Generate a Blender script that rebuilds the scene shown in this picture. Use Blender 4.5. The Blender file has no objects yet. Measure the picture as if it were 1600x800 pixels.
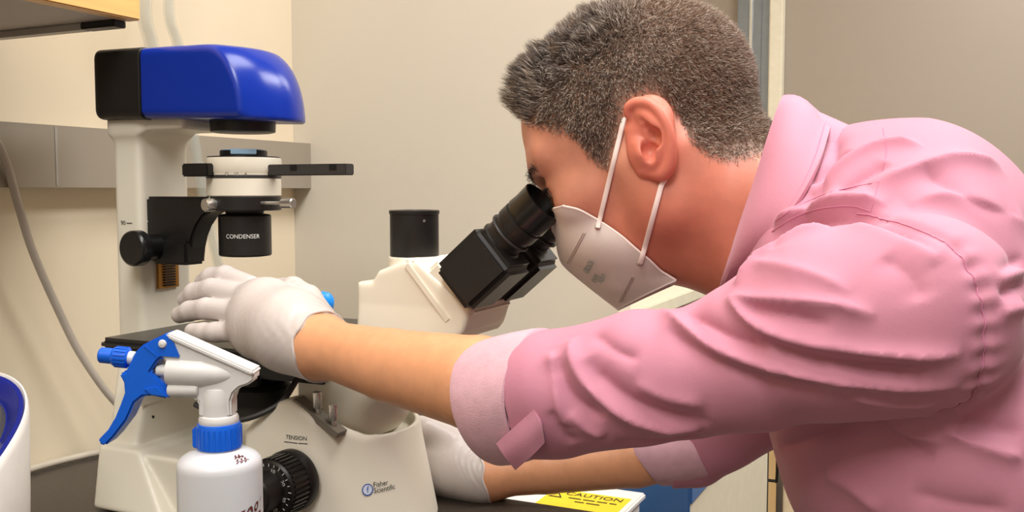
import bpy, bmesh, math, random
import numpy as np
from mathutils import Vector, Matrix
from mathutils.bvhtree import BVHTree

random.seed(7); RNG = np.random.default_rng(7)
SC = bpy.context.scene
COL = SC.collection

# ------------------------------------------------------------------ camera
# Room frame: X runs along the microscope towards the user, Y away from the
# photographer, Z up, Z = 0 is the bench top (floor at -0.9).
YAW = math.radians(25.0); PITCH = math.atan((400 - 297) / 1500.0); FPX = 1500.0
CAM = np.array([0.85, -0.81, 0.338])
cd = bpy.data.cameras.new('camera'); cam = bpy.data.objects.new('camera', cd); COL.objects.link(cam)
cam.location = CAM; cam.rotation_euler = (math.pi / 2 - PITCH, 0, YAW)
cd.sensor_width = 36; cd.lens = 36 * FPX / 1600; cd.clip_start = 0.02
SC.camera = cam
# ------------------------------------------------------------------ world, lights, exposure
SC.view_settings.view_transform = 'Standard'; SC.view_settings.look = 'None'
SC.view_settings.gamma = 1; SC.view_settings.use_curve_mapping = False
SC.view_settings.exposure = 0.72
wd = bpy.data.worlds.new('room_ambient'); SC.world = wd; wd.use_nodes = True
wd.node_tree.nodes['Background'].inputs[0].default_value = (1.0, 0.93, 0.84, 1)
wd.node_tree.nodes['Background'].inputs[1].default_value = 0.35
CEIL = 1.75
def area_light(name, loc, sx, sy, power, col=(1.0, 0.985, 0.955), rot=(0, 0, 0)):
    l = bpy.data.lights.new(name, 'AREA'); l.shape = 'RECTANGLE'; l.size = sx; l.size_y = sy
    l.energy = power; l.color = col
    o = bpy.data.objects.new(name, l); COL.objects.link(o); o.location = loc; o.rotation_euler = rot
    return o
CEILING_LAMPS = [(0.90, -1.70), (0.75, -0.38), (1.55, 0.75), (1.3, 1.9)]
POWER = [25, 17.5, 22, 11]
for (lx, ly), pw in zip(CEILING_LAMPS, POWER):
    area_light('ceiling_lamp_light', (lx, ly, CEIL - 0.035), 0.55, 1.1, pw)

# ------------------------------------------------------------------ helpers
def srgb(c):
    return tuple((x / 12.92 if x <= 0.04045 else ((x + 0.055) / 1.055) ** 2.4) for x in (v / 255.0 for v in c))
MATS = {}
def mat(name, rgb, rough=0.5, metal=0.0, noise=None, bump=None, spec=0.5, sss=0.0, trans=0.0, coat=0.0, sheen=0.0, emit=0.0, aniso_scale=None, ior=1.45):
    """Procedural principled material; noise=(scale, amount) varies the colour, bump=(scale, strength)."""
    if name in MATS: return MATS[name]
    m = bpy.data.materials.new(name); m.use_nodes = True; nt = m.node_tree
    b = nt.nodes['Principled BSDF']; c = srgb(rgb)
    b.inputs['Base Color'].default_value = (*c, 1); b.inputs['Roughness'].default_value = rough
    b.inputs['Metallic'].default_value = metal; b.inputs['Specular IOR Level'].default_value = spec
    b.inputs['IOR'].default_value = ior
    if sss:
        b.inputs['Subsurface Weight'].default_value = sss; b.inputs['Subsurface Radius'].default_value = (0.01, 0.004, 0.002); b.inputs['Subsurface Scale'].default_value = 0.5
    if trans: b.inputs['Transmission Weight'].default_value = trans
    if coat: b.inputs['Coat Weight'].default_value = coat; b.inputs['Coat Roughness'].default_value = 0.15
    if sheen: b.inputs['Sheen Weight'].default_value = sheen; b.inputs['Sheen Roughness'].default_value = 0.4
    if emit: b.inputs['Emission Color'].default_value = (*c, 1); b.inputs['Emission Strength'].default_value = emit
    tc = nt.nodes.new('ShaderNodeTexCoord'); vec = tc.outputs['Object']
    if aniso_scale:
        mp = nt.nodes.new('ShaderNodeMapping'); mp.inputs['Scale'].default_value = aniso_scale
        nt.links.new(vec, mp.inputs['Vector']); vec = mp.outputs['Vector']
    noise = noise or (40, 0.04)
    n = nt.nodes.new('ShaderNodeTexNoise'); n.inputs['Scale'].default_value = noise[0]; n.inputs['Detail'].default_value = 4
    nt.links.new(vec, n.inputs['Vector'])
    mr = nt.nodes.new('ShaderNodeMapRange'); mr.inputs['From Min'].default_value = 0.3; mr.inputs['From Max'].default_value = 0.7
    mr.inputs['To Min'].default_value = 1 - noise[1]; mr.inputs['To Max'].default_value = 1 + noise[1]
    nt.links.new(n.outputs['Fac'], mr.inputs['Value'])
    mx = nt.nodes.new('ShaderNodeMix'); mx.data_type = 'RGBA'; mx.blend_type = 'MULTIPLY'; mx.inputs['Factor'].default_value = 1
    mx.inputs['A'].default_value = (*c, 1); nt.links.new(mr.outputs['Result'], mx.inputs['B'])
    nt.links.new(mx.outputs['Result'], b.inputs['Base Color'])
    if bump:
        n2 = nt.nodes.new('ShaderNodeTexNoise'); n2.inputs['Scale'].default_value = bump[0]; n2.inputs['Detail'].default_value = 3
        nt.links.new(vec, n2.inputs['Vector'])
        bp = nt.nodes.new('ShaderNodeBump'); bp.inputs['Strength'].default_value = bump[1]; bp.inputs['Distance'].default_value = 0.002
        nt.links.new(n2.outputs['Fac'], bp.inputs['Height']); nt.links.new(bp.outputs['Normal'], b.inputs['Normal'])
    m['nodes_vec'] = 0
    MATS[name] = m
    return m

ORG = {}
def tag(o, label=None, cat=None, group=None, kind=None):
    if label: o['label'] = label
    if cat: o['category'] = cat
    if group: o['group'] = group
    if kind: o['kind'] = kind
    return o
def empty(name, loc, label, cat, group=None):
    o = bpy.data.objects.new(name, None); COL.objects.link(o); o.location = loc; o.empty_display_size = 0.05
    ORG[o.name] = np.array(loc, float)
    return tag(o, label, cat, group)
def obj(name, V, Fc, m, parent=None, origin=None, angle=35, label=None, cat=None, kind=None, group=None):
    """One mesh object from world-space vertices."""
    V = np.asarray(V, np.float64).reshape(-1, 3)
    if parent is not None: org = ORG[parent.name]
    elif origin is not None: org = np.array(origin, float)
    else:
        org = np.array([(V[:, 0].min() + V[:, 0].max()) / 2, (V[:, 1].min() + V[:, 1].max()) / 2, V[:, 2].min()])
    me = bpy.data.meshes.new(name)
    L = V - org
    if isinstance(Fc, np.ndarray):
        me.vertices.add(len(L)); me.vertices.foreach_set('co', L.astype(np.float32).ravel())
        k = Fc.shape[1]; me.loops.add(Fc.size); me.loops.foreach_set('vertex_index', Fc.astype(np.int32).ravel())
        me.polygons.add(len(Fc)); me.polygons.foreach_set('loop_start', np.arange(0, Fc.size, k, dtype=np.int32))
        me.update(calc_edges=True)
    else:
        me.from_pydata([tuple(v) for v in L], [], [tuple(f) for f in Fc]); me.update()
    me.polygons.foreach_set('use_smooth', np.ones(len(me.polygons), bool))
    if angle: me.set_sharp_from_angle(angle=math.radians(angle))
    me.materials.append(MATS[m] if isinstance(m, str) else m)
    o = bpy.data.objects.new(name, me); COL.objects.link(o)
    if parent is not None: o.parent = parent
    else: o.location = org
    ORG[o.name] = org
    return tag(o, label, cat, group, kind)

# frames and pixels -> points of the room
CR = np.array([math.cos(YAW), math.sin(YAW), 0.0]); CF = np.array([-math.sin(YAW), math.cos(YAW), 0.0]); UP = np.array([0, 0, 1.0])
def ray(px, py):
    u = (px - 800) / FPX; v = (400 - py) / FPX
    return u * CR + (math.cos(PITCH) + v * math.sin(PITCH)) * CF + (-math.sin(PITCH) + v * math.cos(PITCH)) * UP
def atY(px, py, Y):
    d = ray(px, py); return CAM + d * ((Y - CAM[1]) / d[1])
def atX(px, py, X):
    d = ray(px, py); return CAM + d * ((X - CAM[0]) / d[0])
def atZ(px, py, Z):
    d = ray(px, py); return CAM + d * ((Z - CAM[2]) / d[2])
def atD(px, py, D):
    d = ray(px, py); return CAM + d * (D / float(np.dot(d, CF)))

def nrm(v):
    v = np.asarray(v, float); return v / (np.linalg.norm(v) + 1e-12)
def frame(axis, hint=(0, 0, 1)):
    w = nrm(axis); h = np.asarray(hint, float)
    if abs(np.dot(w, nrm(h))) > 0.95: h = np.array([1.0, 0, 0])
    u = nrm(np.cross(h, w)); v = np.cross(w, u)
    return u, v, w
def lathe(profile, base, axis, n=40, hint=(0, 0, 1)):
    """profile: list of (r, h) along axis from base; open ends are capped when r > 0."""
    u, v, w = frame(axis, hint); base = np.asarray(base, float)
    a = np.arange(n) / n * 2 * math.pi; V = []; Fc = []
    for r, h in profile:
        V.append(base + np.outer(np.cos(a) * r, u) + np.outer(np.sin(a) * r, v) + h * w)
    V = np.concatenate(V)
    for i in range(len(profile) - 1):
        for j in range(n):
            k = (j + 1) % n; Fc.append((i * n + j, i * n + k, (i + 1) * n + k, (i + 1) * n + j))
    if profile[0][0] > 1e-6: Fc.append(tuple(range(n - 1, -1, -1)))
    if profile[-1][0] > 1e-6: Fc.append(tuple((len(profile) - 1) * n + j for j in range(n)))
    return V, Fc
def cyl(base, axis, r, h, n=40, b=0.001):
    b = min(b, r * 0.4, h * 0.4)
    return lathe([(r - b, 0), (r - b * 0.3, b * 0.3), (r, b), (r, h - b), (r - b * 0.3, h - b * 0.3), (r - b, h)], base, axis, n)
def merge(*parts):
    V = []; Fc = []; off = 0
    for v, f in parts:
        v = np.asarray(v); V.append(v); Fc += [tuple(int(i) + off for i in q) for q in f]; off += len(v)
    return np.concatenate(V), Fc
def prism(poly, o, ux, uy, uz, t0, t1, bevel=0.0, seg=2):
    """Extrude a 2-D polygon (in ux, uy at o) along uz from t0 to t1, bevelled."""
    o = np.asarray(o, float); ux, uy, uz = (np.asarray(a, float) for a in (ux, uy, uz))
    bm = bmesh.new(); n = len(poly)
    lo = [bm.verts.new(o + x * ux + y * uy + t0 * uz) for x, y in poly]
    hi = [bm.verts.new(o + x * ux + y * uy + t1 * uz) for x, y in poly]
    bm.faces.new(lo[::-1]); bm.faces.new(hi)
    for i in range(n):
        j = (i + 1) % n; bm.faces.new((lo[i], lo[j], hi[j], hi[i]))
    bmesh.ops.recalc_face_normals(bm, faces=bm.faces)
    if bevel:
        ed = [e for e in bm.edges if e.calc_face_angle(0) > 0.5]
        bmesh.ops.bevel(bm, geom=ed, offset=bevel, segments=seg, affect='EDGES', clamp_overlap=True)
    return bm_out(bm)
def bm_out(bm):
    bm.verts.index_update(); bm.verts.ensure_lookup_table()
    V = np.array([v.co[:] for v in bm.verts]); Fc = [tuple(v.index for v in f.verts) for f in bm.faces]; bm.free()
    return V, Fc
def box(lo, hi, bevel=0.0, seg=2, o=(0, 0, 0), ux=(1, 0, 0), uy=(0, 1, 0), uz=(0, 0, 1)):
    return prism([(lo[0], lo[1]), (hi[0], lo[1]), (hi[0], hi[1]), (lo[0], hi[1])], o, ux, uy, uz, lo[2], hi[2], bevel, seg)
def spline(pts, n=8):
    P = [np.asarray(p, float) for p in pts]; P = [2 * P[0] - P[1]] + P + [2 * P[-1] - P[-2]]; out = []
    for i in range(1, len(P) - 2):
        for k in range(n):
            t = k / n; a, b, c, d = P[i - 1:i + 3]
            out.append(0.5 * ((2 * b) + (c - a) * t + (2 * a - 5 * b + 4 * c - d) * t * t + (3 * b - a - 3 * c + d) * t ** 3))
    out.append(P[-2]); return np.array(out)
def tube(pts, r, n=10, flat=1.0, hint=(0, 0, 1)):
    pts = np.asarray(pts, float); m = len(pts)
    r = np.full(m, r) if np.isscalar(r) else np.asarray(r, float)
    V = []; a = np.arange(n) / n * 2 * math.pi; u = None
    for i in range(m):
        t = nrm(pts[min(i + 1, m - 1)] - pts[max(i - 1, 0)])
        if u is None: u, v, _ = frame(t, hint)
        else:
            u = nrm(u - t * np.dot(u, t)); v = np.cross(t, u)
        V.append(pts[i] + np.outer(np.cos(a) * r[i], u) + np.outer(np.sin(a) * r[i] * flat, v))
    V = np.concatenate(V); Fc = []
    for i in range(m - 1):
        for j in range(n):
            k = (j + 1) % n; Fc.append((i * n + j, i * n + k, (i + 1) * n + k, (i + 1) * n + j))
    Fc.append(tuple(range(n - 1, -1, -1))); Fc.append(tuple((m - 1) * n + j for j in range(n)))
    return V, Fc
def rings(R, cap=True, closed=False):
    """Skin a list of rings (each an (n,3) array)."""
    n = len(R[0]); V = np.concatenate(R); Fc = []; m = len(R)
    for i in range(m if closed else m - 1):
        i2 = (i + 1) % m
        for j in range(n):
            k = (j + 1) % n; Fc.append((i * n + j, i * n + k, i2 * n + k, i2 * n + j))
    if cap and not closed:
        Fc.append(tuple(range(n - 1, -1, -1))); Fc.append(tuple((m - 1) * n + j for j in range(n)))
    return V, Fc
def sheet(G, thick):
    """Grid of points (m,n,3) -> closed thick sheet."""
    G = np.asarray(G, float); m, n = G.shape[:2]
    du = np.gradient(G, axis=0); dv = np.gradient(G, axis=1); N = np.cross(du, dv); N /= np.linalg.norm(N, axis=2, keepdims=True) + 1e-12
    A = (G + N * thick / 2).reshape(-1, 3); B = (G - N * thick / 2).reshape(-1, 3); V = np.concatenate([A, B]); Fc = []; q = m * n
    idx = lambda i, j: i * n + j
    for i in range(m - 1):
        for j in range(n - 1):
            f = (idx(i, j), idx(i + 1, j), idx(i + 1, j + 1), idx(i, j + 1)); Fc.append(f); Fc.append(tuple(x + q for x in f[::-1]))
    bd = [idx(i, 0) for i in range(m)] + [idx(m - 1, j) for j in range(1, n)] + [idx(i, n - 1) for i in range(m - 2, -1, -1)] + [idx(0, j) for j in range(n - 2, 0, -1)]
    for k in range(len(bd)):
        a, b = bd[k], bd[(k + 1) % len(bd)]; Fc.append((b, a, a + q, b + q))
    return V, Fc
def text_geo(s, size=1.0):
    cu = bpy.data.curves.new('text', 'FONT'); cu.body = s; cu.size = size; cu.align_x = 'CENTER'; cu.align_y = 'CENTER'; cu.resolution_u = 3
    t = bpy.data.objects.new('text', cu); COL.objects.link(t); dg = bpy.context.evaluated_depsgraph_get()
    me = t.evaluated_get(dg).to_mesh(); V = np.array([v.co[:2] for v in me.vertices]).reshape(-1, 2); Fc = [tuple(p.vertices) for p in me.polygons]
    t.evaluated_get(dg).to_mesh_clear(); bpy.data.objects.remove(t); bpy.data.curves.remove(cu)
    return V, Fc
def text_on(s, size, o, ux, uy, lift=0.0003):
    V, Fc = text_geo(s, size); o = np.asarray(o, float); ux = nrm(ux); uy = nrm(uy); n = np.cross(ux, uy)
    return o + np.outer(V[:, 0], ux) + np.outer(V[:, 1], uy) + lift * n, Fc

# ------------------------------------------------------------------ signed distance modelling
BIG = np.float32(0.08)
def smin(a, b, k):
    if k <= 0: return np.minimum(a, b)
    h = np.clip(0.5 + 0.5 * (b - a) / k, 0, 1); return b + (a - b) * h - k * h * (1 - h)
def smax(a, b, k): return -smin(-a, -b, k)
def ell(c, r, R=None):
    c = np.asarray(c, np.float32); r = np.asarray(r, np.float32)
    RM = None if R is None else np.asarray(R, np.float32)
    def f(P):
        q = P - c
        if RM is not None: q = q @ RM.T
        k0 = np.sqrt(((q / r) ** 2).sum(1)); k1 = np.sqrt(((q / (r * r)) ** 2).sum(1)) + 1e-9
        return k0 * (k0 - 1) / k1
    m = float(r.max()); f.bb = (c - m, c + m); return f
def cap(a, b, ra, rb):
    a = np.asarray(a, np.float32); b = np.asarray(b, np.float32); ba = b - a; L = float(ba @ ba) + 1e-12
    def f(P):
        q = P - a; t = np.clip(q @ ba / L, 0, 1)
        return np.sqrt(((q - t[:, None] * ba) ** 2).sum(1)) - (ra + (rb - ra) * t)
    m = max(ra, rb); f.bb = (np.minimum(a, b) - m, np.maximum(a, b) + m); return f
def chain(pts, rad):
    fs = [cap(pts[i], pts[i + 1], rad[i], rad[i + 1]) for i in range(len(pts) - 1)]
    def f(P):
        d = fs[0](P)
        for g in fs[1:]: d = smin(d, g(P), 0.003)
        return d
    f.bb = (np.min([g.bb[0] for g in fs], 0), np.max([g.bb[1] for g in fs], 0)); return f
def rbox(lo, hi, r, R=None, c=None):
    lo = np.asarray(lo, np.float32); hi = np.asarray(hi, np.float32); cc = (lo + hi) / 2; hh = (hi - lo) / 2 - r
    RM = None if R is None else np.asarray(R, np.float32); c0 = cc if c is None else np.asarray(c, np.float32)
    def f(P):
        q = P - c0
        if RM is not None: q = q @ RM.T
        q = np.abs(q) - hh
        return np.sqrt((np.maximum(q, 0) ** 2).sum(1)) + np.minimum(q.max(1), 0) - r
    m = float(np.linalg.norm(hh + r)); f.bb = (c0 - m, c0 + m); return f
def poly2(pts):
    pts = np.asarray(pts, np.float32)
    def f(x, y):
        d = np.full(x.shape, 1e9, np.float32); s = np.ones(x.shape, np.float32); n = len(pts); j = n - 1
        for i in range(n):
            ex, ey = pts[j] - pts[i]; wx = x - pts[i][0]; wy = y - pts[i][1]
            t = np.clip((wx * ex + wy * ey) / (ex * ex + ey * ey), 0, 1)
            d = np.minimum(d, (wx - ex * t) ** 2 + (wy - ey * t) ** 2)
            c1 = y >= pts[i][1]; c2 = y < pts[j][1]; c3 = ex * wy > ey * wx
            fl = (c1 & c2 & c3) | (~c1 & ~c2 & ~c3); s = np.where(fl, -s, s); j = i
        return s * np.sqrt(d)
    return f
class Union:
    """Smooth union that skips parts far away from a batch of points."""
    def __init__(self): self.it = []
    def add(self, f, k=0.0): self.it.append((f, k)); return self
    def __call__(self, P):
        lo = P.min(0) - 0.03; hi = P.max(0) + 0.03; d = None
        for f, k in self.it:
            if (f.bb[0] > hi).any() or (f.bb[1] < lo).any(): continue
            v = f(P); d = v if d is None else smin(d, v, k)
        return np.full(len(P), BIG, np.float32) if d is None else d
def sdf_mesh(f, lo, hi, h, B=8):
    """Naive surface nets on the blocks that the surface passes through."""
    lo = np.asarray(lo, np.float64); nb = np.ceil((np.asarray(hi) - lo) / (B * h)).astype(int)
    gi = np.stack(np.meshgrid(*[np.arange(k) for k in nb], indexing='ij'), -1).reshape(-1, 3)
    ctr = (lo + (gi + 0.5) * B * h).astype(np.float32); dv = np.concatenate([f(c) for c in np.array_split(ctr, max(1, len(ctr) // 40000))])
    act = gi[np.abs(dv) < B * h * 1.35]
    act = act[np.lexsort(np.concatenate([act.T, (act // 4).T]))]
    off = np.stack(np.meshgrid(*[np.arange(B + 1)] * 3, indexing='ij'), -1).reshape(-1, 3)
    N = nb * B + 2; VK = []; VP = []; Q = []
    co = np.array([[(c >> 2) & 1, (c >> 1) & 1, c & 1] for c in range(8)])
    ed = [(a, b) for a in range(8) for b in range(a + 1, 8) if np.abs(co[a] - co[b]).sum() == 1]
    key = lambda g: ((g[..., 0] + 1) * (N[1] + 2) + g[..., 1] + 1) * (N[2] + 2) + g[..., 2] + 1
    for blk in np.array_split(act, max(1, len(act) // 200)):
        if len(blk) == 0: continue
        g = blk[:, None, :] * B + off[None]; P = (lo + g.reshape(-1, 3) * h).astype(np.float32)
        val = f(P).reshape(len(blk), B + 1, B + 1, B + 1); ins = val < 0
        cnt = sum(ins[:, c[0]:B + c[0], c[1]:B + c[1], c[2]:B + c[2]].astype(np.int8) for c in co)
        ix = np.argwhere((cnt > 0) & (cnt < 8))
        if len(ix):
            cv = np.stack([val[ix[:, 0], ix[:, 1] + c[0], ix[:, 2] + c[1], ix[:, 3] + c[2]] for c in co], 1)
            acc = np.zeros((len(ix), 3)); ne = np.zeros(len(ix))
            for a, b in ed:
                m = (cv[:, a] < 0) != (cv[:, b] < 0); den = cv[:, a] - cv[:, b]; t = np.where(m, cv[:, a] / np.where(np.abs(den) < 1e-12, 1, den), 0)
                acc += np.where(m[:, None], co[a] + t[:, None] * (co[b] - co[a]), 0); ne += m
            gc = blk[ix[:, 0]] * B + ix[:, 1:]
            VK.append(key(gc)); VP.append(lo + (gc + acc / ne[:, None]) * h)
        for ax in range(3):
            s0 = [slice(0, B)] * 3; s1 = [slice(0, B)] * 3; s1[ax] = slice(1, B + 1)
            A = ins[(slice(None), *s0)]; C = ins[(slice(None), *s1)]; e = np.argwhere(A != C)
            if not len(e): continue
            gc = blk[e[:, 0]] * B + e[:, 1:]; u, w = [(1, 2), (2, 0), (0, 1)][ax]
            o = np.zeros((4, 3), int); o[0, u] = o[0, w] = -1; o[1, w] = -1; o[3, u] = -1
            q = np.stack([key(gc + o[k]) for k in range(4)], 1); fl = ~A[e[:, 0], e[:, 1], e[:, 2], e[:, 3]]
            q[fl] = q[fl][:, ::-1]; Q.append(q)
    VK = np.concatenate(VK); VP = np.concatenate(VP); Q = np.concatenate(Q)
    s = np.argsort(VK); VK = VK[s]; VP = VP[s]; p = np.clip(np.searchsorted(VK, Q), 0, len(VK) - 1)
    p = p[(VK[p] == Q).all(1)]
    return VP, p
def vnormals(V, Q):
    n = np.cross(V[Q[:, 2]] - V[Q[:, 0]], V[Q[:, 3]] - V[Q[:, 1]]); N = np.zeros_like(V)
    for k in range(4): np.add.at(N, Q[:, k], n)
    return N / (np.linalg.norm(N, axis=1, keepdims=True) + 1e-12)
def relax(V, Q, it=1, lam=0.5):
    for _ in range(it):
        S = np.zeros_like(V); c = np.zeros(len(V))
        for k in range(4):
            np.add.at(S, Q[:, k], V[Q[:, (k + 1) % 4]]); np.add.at(S, Q[:, k], V[Q[:, (k + 3) % 4]]); np.add.at(c, Q[:, k], 2)
        V = V + lam * (S / c[:, None] - V)
    return V
def bvh(V, Q): return BVHTree.FromPolygons([tuple(v) for v in V], [tuple(q) for q in Q.tolist()])
def hit(T, px, py, lift=0.0):
    d = ray(px, py); d = d / np.linalg.norm(d); r = T.ray_cast(Vector(CAM), Vector(d))
    return None if r[0] is None else np.array(r[0]) - d * lift
def polydist(V, pts):
    """distance to a polyline and the position 0..1 along it."""
    pts = np.asarray(pts); seg = np.linalg.norm(np.diff(pts, axis=0), axis=1); cum = np.concatenate([[0], np.cumsum(seg)]); tot = cum[-1]
    best = np.full(len(V), 1e9); tt = np.zeros(len(V)); 
    for i in range(len(pts) - 1):
        a = pts[i]; ba = pts[i + 1] - a; t = np.clip((V - a) @ ba / (ba @ ba + 1e-12), 0, 1)
        d = np.linalg.norm(V - a - t[:, None] * ba, axis=1); m = d < best; best[m] = d[m]; tt[m] = ((cum[i] + t * seg[i]) / tot)[m]
    return best, tt
# ------------------------------------------------------------------ the room
mat('wall_paint', (238, 224, 198), 0.6, noise=(3, 0.02), bump=(350, 0.05))
mat('end_wall_paint', (170, 157, 143), 0.65, noise=(2, 0.02), bump=(350, 0.05))
mat('partition_paint', (207, 200, 186), 0.55, noise=(2.0, 0.02), bump=(400, 0.03))
mat('front_wall_paint', (150, 143, 132), 0.6, noise=(3, 0.02))
mat('edge_white', (238, 230, 208), 0.5)
mat('floor_vinyl', (112, 106, 98), 0.4, noise=(6, 0.05))
mat('ceiling_tile', (225, 220, 208), 0.8, noise=(30, 0.03), bump=(120, 0.3))
mat('bench_black', (62, 54, 47), 0.42, noise=(220, 0.22), bump=(500, 0.05))
mat('raceway_grey', (174, 165, 152), 0.38, metal=0.35, noise=(4, 0.03))
mat('maple', (232, 183, 112), 0.42, noise=(6, 0.10), aniso_scale=(14, 1.2, 14))
mat('maple_pale', (238, 200, 140), 0.45, noise=(6, 0.08), aniso_scale=(14, 14, 1.2))
mat('laminate_grey', (176, 168, 158), 0.5)
mat('fitting_grey', (178, 172, 164), 0.45)
mat('dark_plastic', (32, 29, 28), 0.45)
mat('aluminium', (150, 156, 162), 0.32, metal=0.7)
mat('bright_metal', (225, 222, 212), 0.25, metal=0.6)
mat('white_lacquer', (236, 228, 204), 0.45)
mat('blue_enamel', (64, 110, 168), 0.4, noise=(3, 0.03))
mat('cream_panel', (238, 222, 190), 0.5)
mat('black_satin', (10, 10, 11), 0.5)
mat('label_yellow', (240, 205, 40), 0.5)
mat('print_black', (28, 26, 26), 0.6)
mat('white_plastic', (232, 228, 222), 0.35)

WX = -0.157; EY = 2.45
def plain(name, lo, hi, m): return obj(name, *box(lo, hi), m, kind='structure')
plain('floor', (WX - 0.1, -2.6, -0.95), (3.6, 2.6, -0.9), 'floor_vinyl')
plain('ceiling', (WX - 0.1, -2.6, CEIL), (3.6, 2.6, CEIL + 0.05), 'ceiling_tile')
plain('wall_left', (WX - 0.1, -2.6, -0.9), (WX, 2.6, CEIL), 'wall_paint')
plain('wall_back', (WX, EY, -0.9), (3.6, EY + 0.1, CEIL), 'end_wall_paint')
plain('wall_right', (3.5, -2.6, -0.9), (3.6, EY, CEIL), 'end_wall_paint')
plain('wall_front', (WX, -2.6, -0.9), (3.5, -2.5, CEIL), 'front_wall_paint')
# grey partition that ends the bench bay: face, white edge band
PT = plain('wall_partition', (WX, 0.49, -0.9), (0.4115, 0.535, CEIL), 'partition_paint')
obj('edge_band', *box((0.4115, 0.489, -0.9), (0.4145, 0.536, CEIL)), 'edge_white', PT, label='white edge band of the grey partition')
# metal door-frame strip on the end wall
TR = obj('trim_1', *box((0.165, EY - 0.03, -0.9), (0.205, EY, CEIL), 0.003), 'aluminium', kind='structure')
obj('bright_strip', *box((0.205, EY - 0.036, -0.9), (0.214, EY, CEIL), 0.002), 'bright_metal', TR)
obj('grey_channel', *box((0.214, EY - 0.026, -0.9), (0.245, EY, CEIL), 0.003), 'aluminium', TR)
obj('channel_rib', *box((0.245, EY - 0.032, -0.9), (0.272, EY, CEIL), 0.003), 'aluminium', TR)
obj('cream_jamb', *box((0.272, EY - 0.05, -0.9), (0.315, EY, CEIL), 0.004), 'edge_white', TR)

# bench: black worktop on a cupboard carcass
BE = empty('lab_bench', (0.15, -0.6, -0.9), 'black topped laboratory bench carrying the microscope along the cream wall', 'bench')
obj('worktop', *box((WX + 0.002, -1.6, -0.035), (0.575, 0.127, 0.0), 0.003), 'bench_black', BE)
obj('carcass', *box((WX + 0.004, -1.58, -0.82), (0.53, 0.115, -0.035)), 'laminate_grey', BE)
obj('plinth', *box((WX + 0.004, -1.56, -0.9), (0.48, 0.10, -0.82)), 'dark_plastic', BE)
# raceway along the wall
RW = obj('cable_raceway', *box((WX + 0.0005, -1.6, 0.341), (WX + 0.035, 0.4897, 0.4145), 0.0), 'raceway_grey',
         label='long grey metal cable raceway fixed along the cream wall', cat='raceway')
obj('cover_joint', *box((WX + 0.0345, -0.004, 0.343), (WX + 0.0356, -0.001, 0.4125)), 'fitting_grey', RW)
# wall cabinet above with a rail and bracket under its far end
CB = empty('wall_cabinet', (-0.05, -0.6, 0.516), 'maple fronted wall cabinet above the bench at the top left', 'cabinet')
obj('bottom_panel', *box((WX + 0.001, -1.4, 0.516), (0.046, -0.048, 0.532)), 'laminate_grey', CB)
obj('side_panel', *box((WX + 0.001, -0.064, 0.532), (0.046, -0.048, 1.2)), 'maple', CB)
obj('top_panel', *box((WX + 0.001, -1.4, 1.184), (0.046, -0.064, 1.2)), 'maple', CB)
for y0, y1 in ((-0.47, -0.047), (-0.90, -0.475), (-1.40, -0.905)):
    obj('door', *box((0.0465, y0, 0.5155), (0.064, y1, 1.2), 0.0015), 'maple', CB)
obj('end_rail', *box((WX + 0.002, -0.064, 0.5085), (-0.004, -0.050, 0.5158), 0.001), 'fitting_grey', CB)
obj('end_bracket', *box((-0.004, -0.066, 0.5085), (0.045, -0.049, 0.5158), 0.001), 'dark_plastic', CB)

# clear hoses and cables by the wall
def clear_mat(name, rgb, a):
    m = bpy.data.materials.new(name); m.use_nodes = True; nt = m.node_tree; b = nt.nodes['Principled BSDF']
    b.inputs['Base Color'].default_value = (*srgb(rgb), 1); b.inputs['Roughness'].default_value = 0.12
    n = nt.nodes.new('ShaderNodeTexNoise'); n.inputs['Scale'].default_value = 60
    mr = nt.nodes.new('ShaderNodeMapRange'); mr.inputs['To Min'].default_value = a - 0.06; mr.inputs['To Max'].default_value = a + 0.06
    nt.links.new(n.outputs['Fac'], mr.inputs['Value']); nt.links.new(mr.outputs['Result'], b.inputs['Alpha'])
    MATS[name] = m
clear_mat('clear_vinyl', (206, 214, 208), 0.2)
mat('cable_grey', (186, 176, 166), 0.45); mat('cable_white', (196, 186, 170), 0.45)
h1 = [(-0.085, 0.13, 1.1), (-0.09, 0.138, 0.75), atX(226, 0, -0.095), atX(238, 75, -0.095), atX(252, 190, -0.10), atX(270, 330, -0.10), atX(285, 440, -0.10), atX(300, 560, -0.09), atX(330, 640, -0.05)]
h2 = [(-0.08, 0.17, 1.1), (-0.085, 0.178, 0.75), atX(264, 0, -0.09), atX(279, 75, -0.09), atX(299, 190, -0.09), atX(320, 320, -0.09), atX(343, 420, -0.09), atX(365, 520, -0.08), atX(385, 610, -0.04)]
for pts, r, lab in ((h1, 0.0095, 'wider clear plastic hose hanging behind the blue lamp house'), (h2, 0.0075, 'thinner clear plastic hose hanging behind the condenser')):
    p = spline(pts, 10); V, Fc = tube(p, r, 16)
    o = obj('clear_hose', V, Fc, 'clear_vinyl', label=lab, cat='hose', group='clear hoses by the wall')
    V, Fc = tube(p, r * 0.62, 12); obj('hose_bore', V, Fc, 'clear_vinyl', o)
p = spline([(-0.1165, -0.165, 0.372), (-0.104, -0.135, 0.385), atX(-14, 215, -0.106), atX(8, 250, -0.112), atX(30, 325, -0.12), atX(52, 395, -0.12), atX(90, 482, -0.12), atX(130, 560, -0.115), atX(190, 638, -0.10), (-0.075, 0.118, 0.016), (-0.06, 0.1215, 0.0048), (-0.02, 0.122, 0.0048)], 10)
obj('power_cable', *tube(p, 0.0046, 12), 'cable_grey', label='grey cable looping down the cream wall to the bench', cat='cable')
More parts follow.
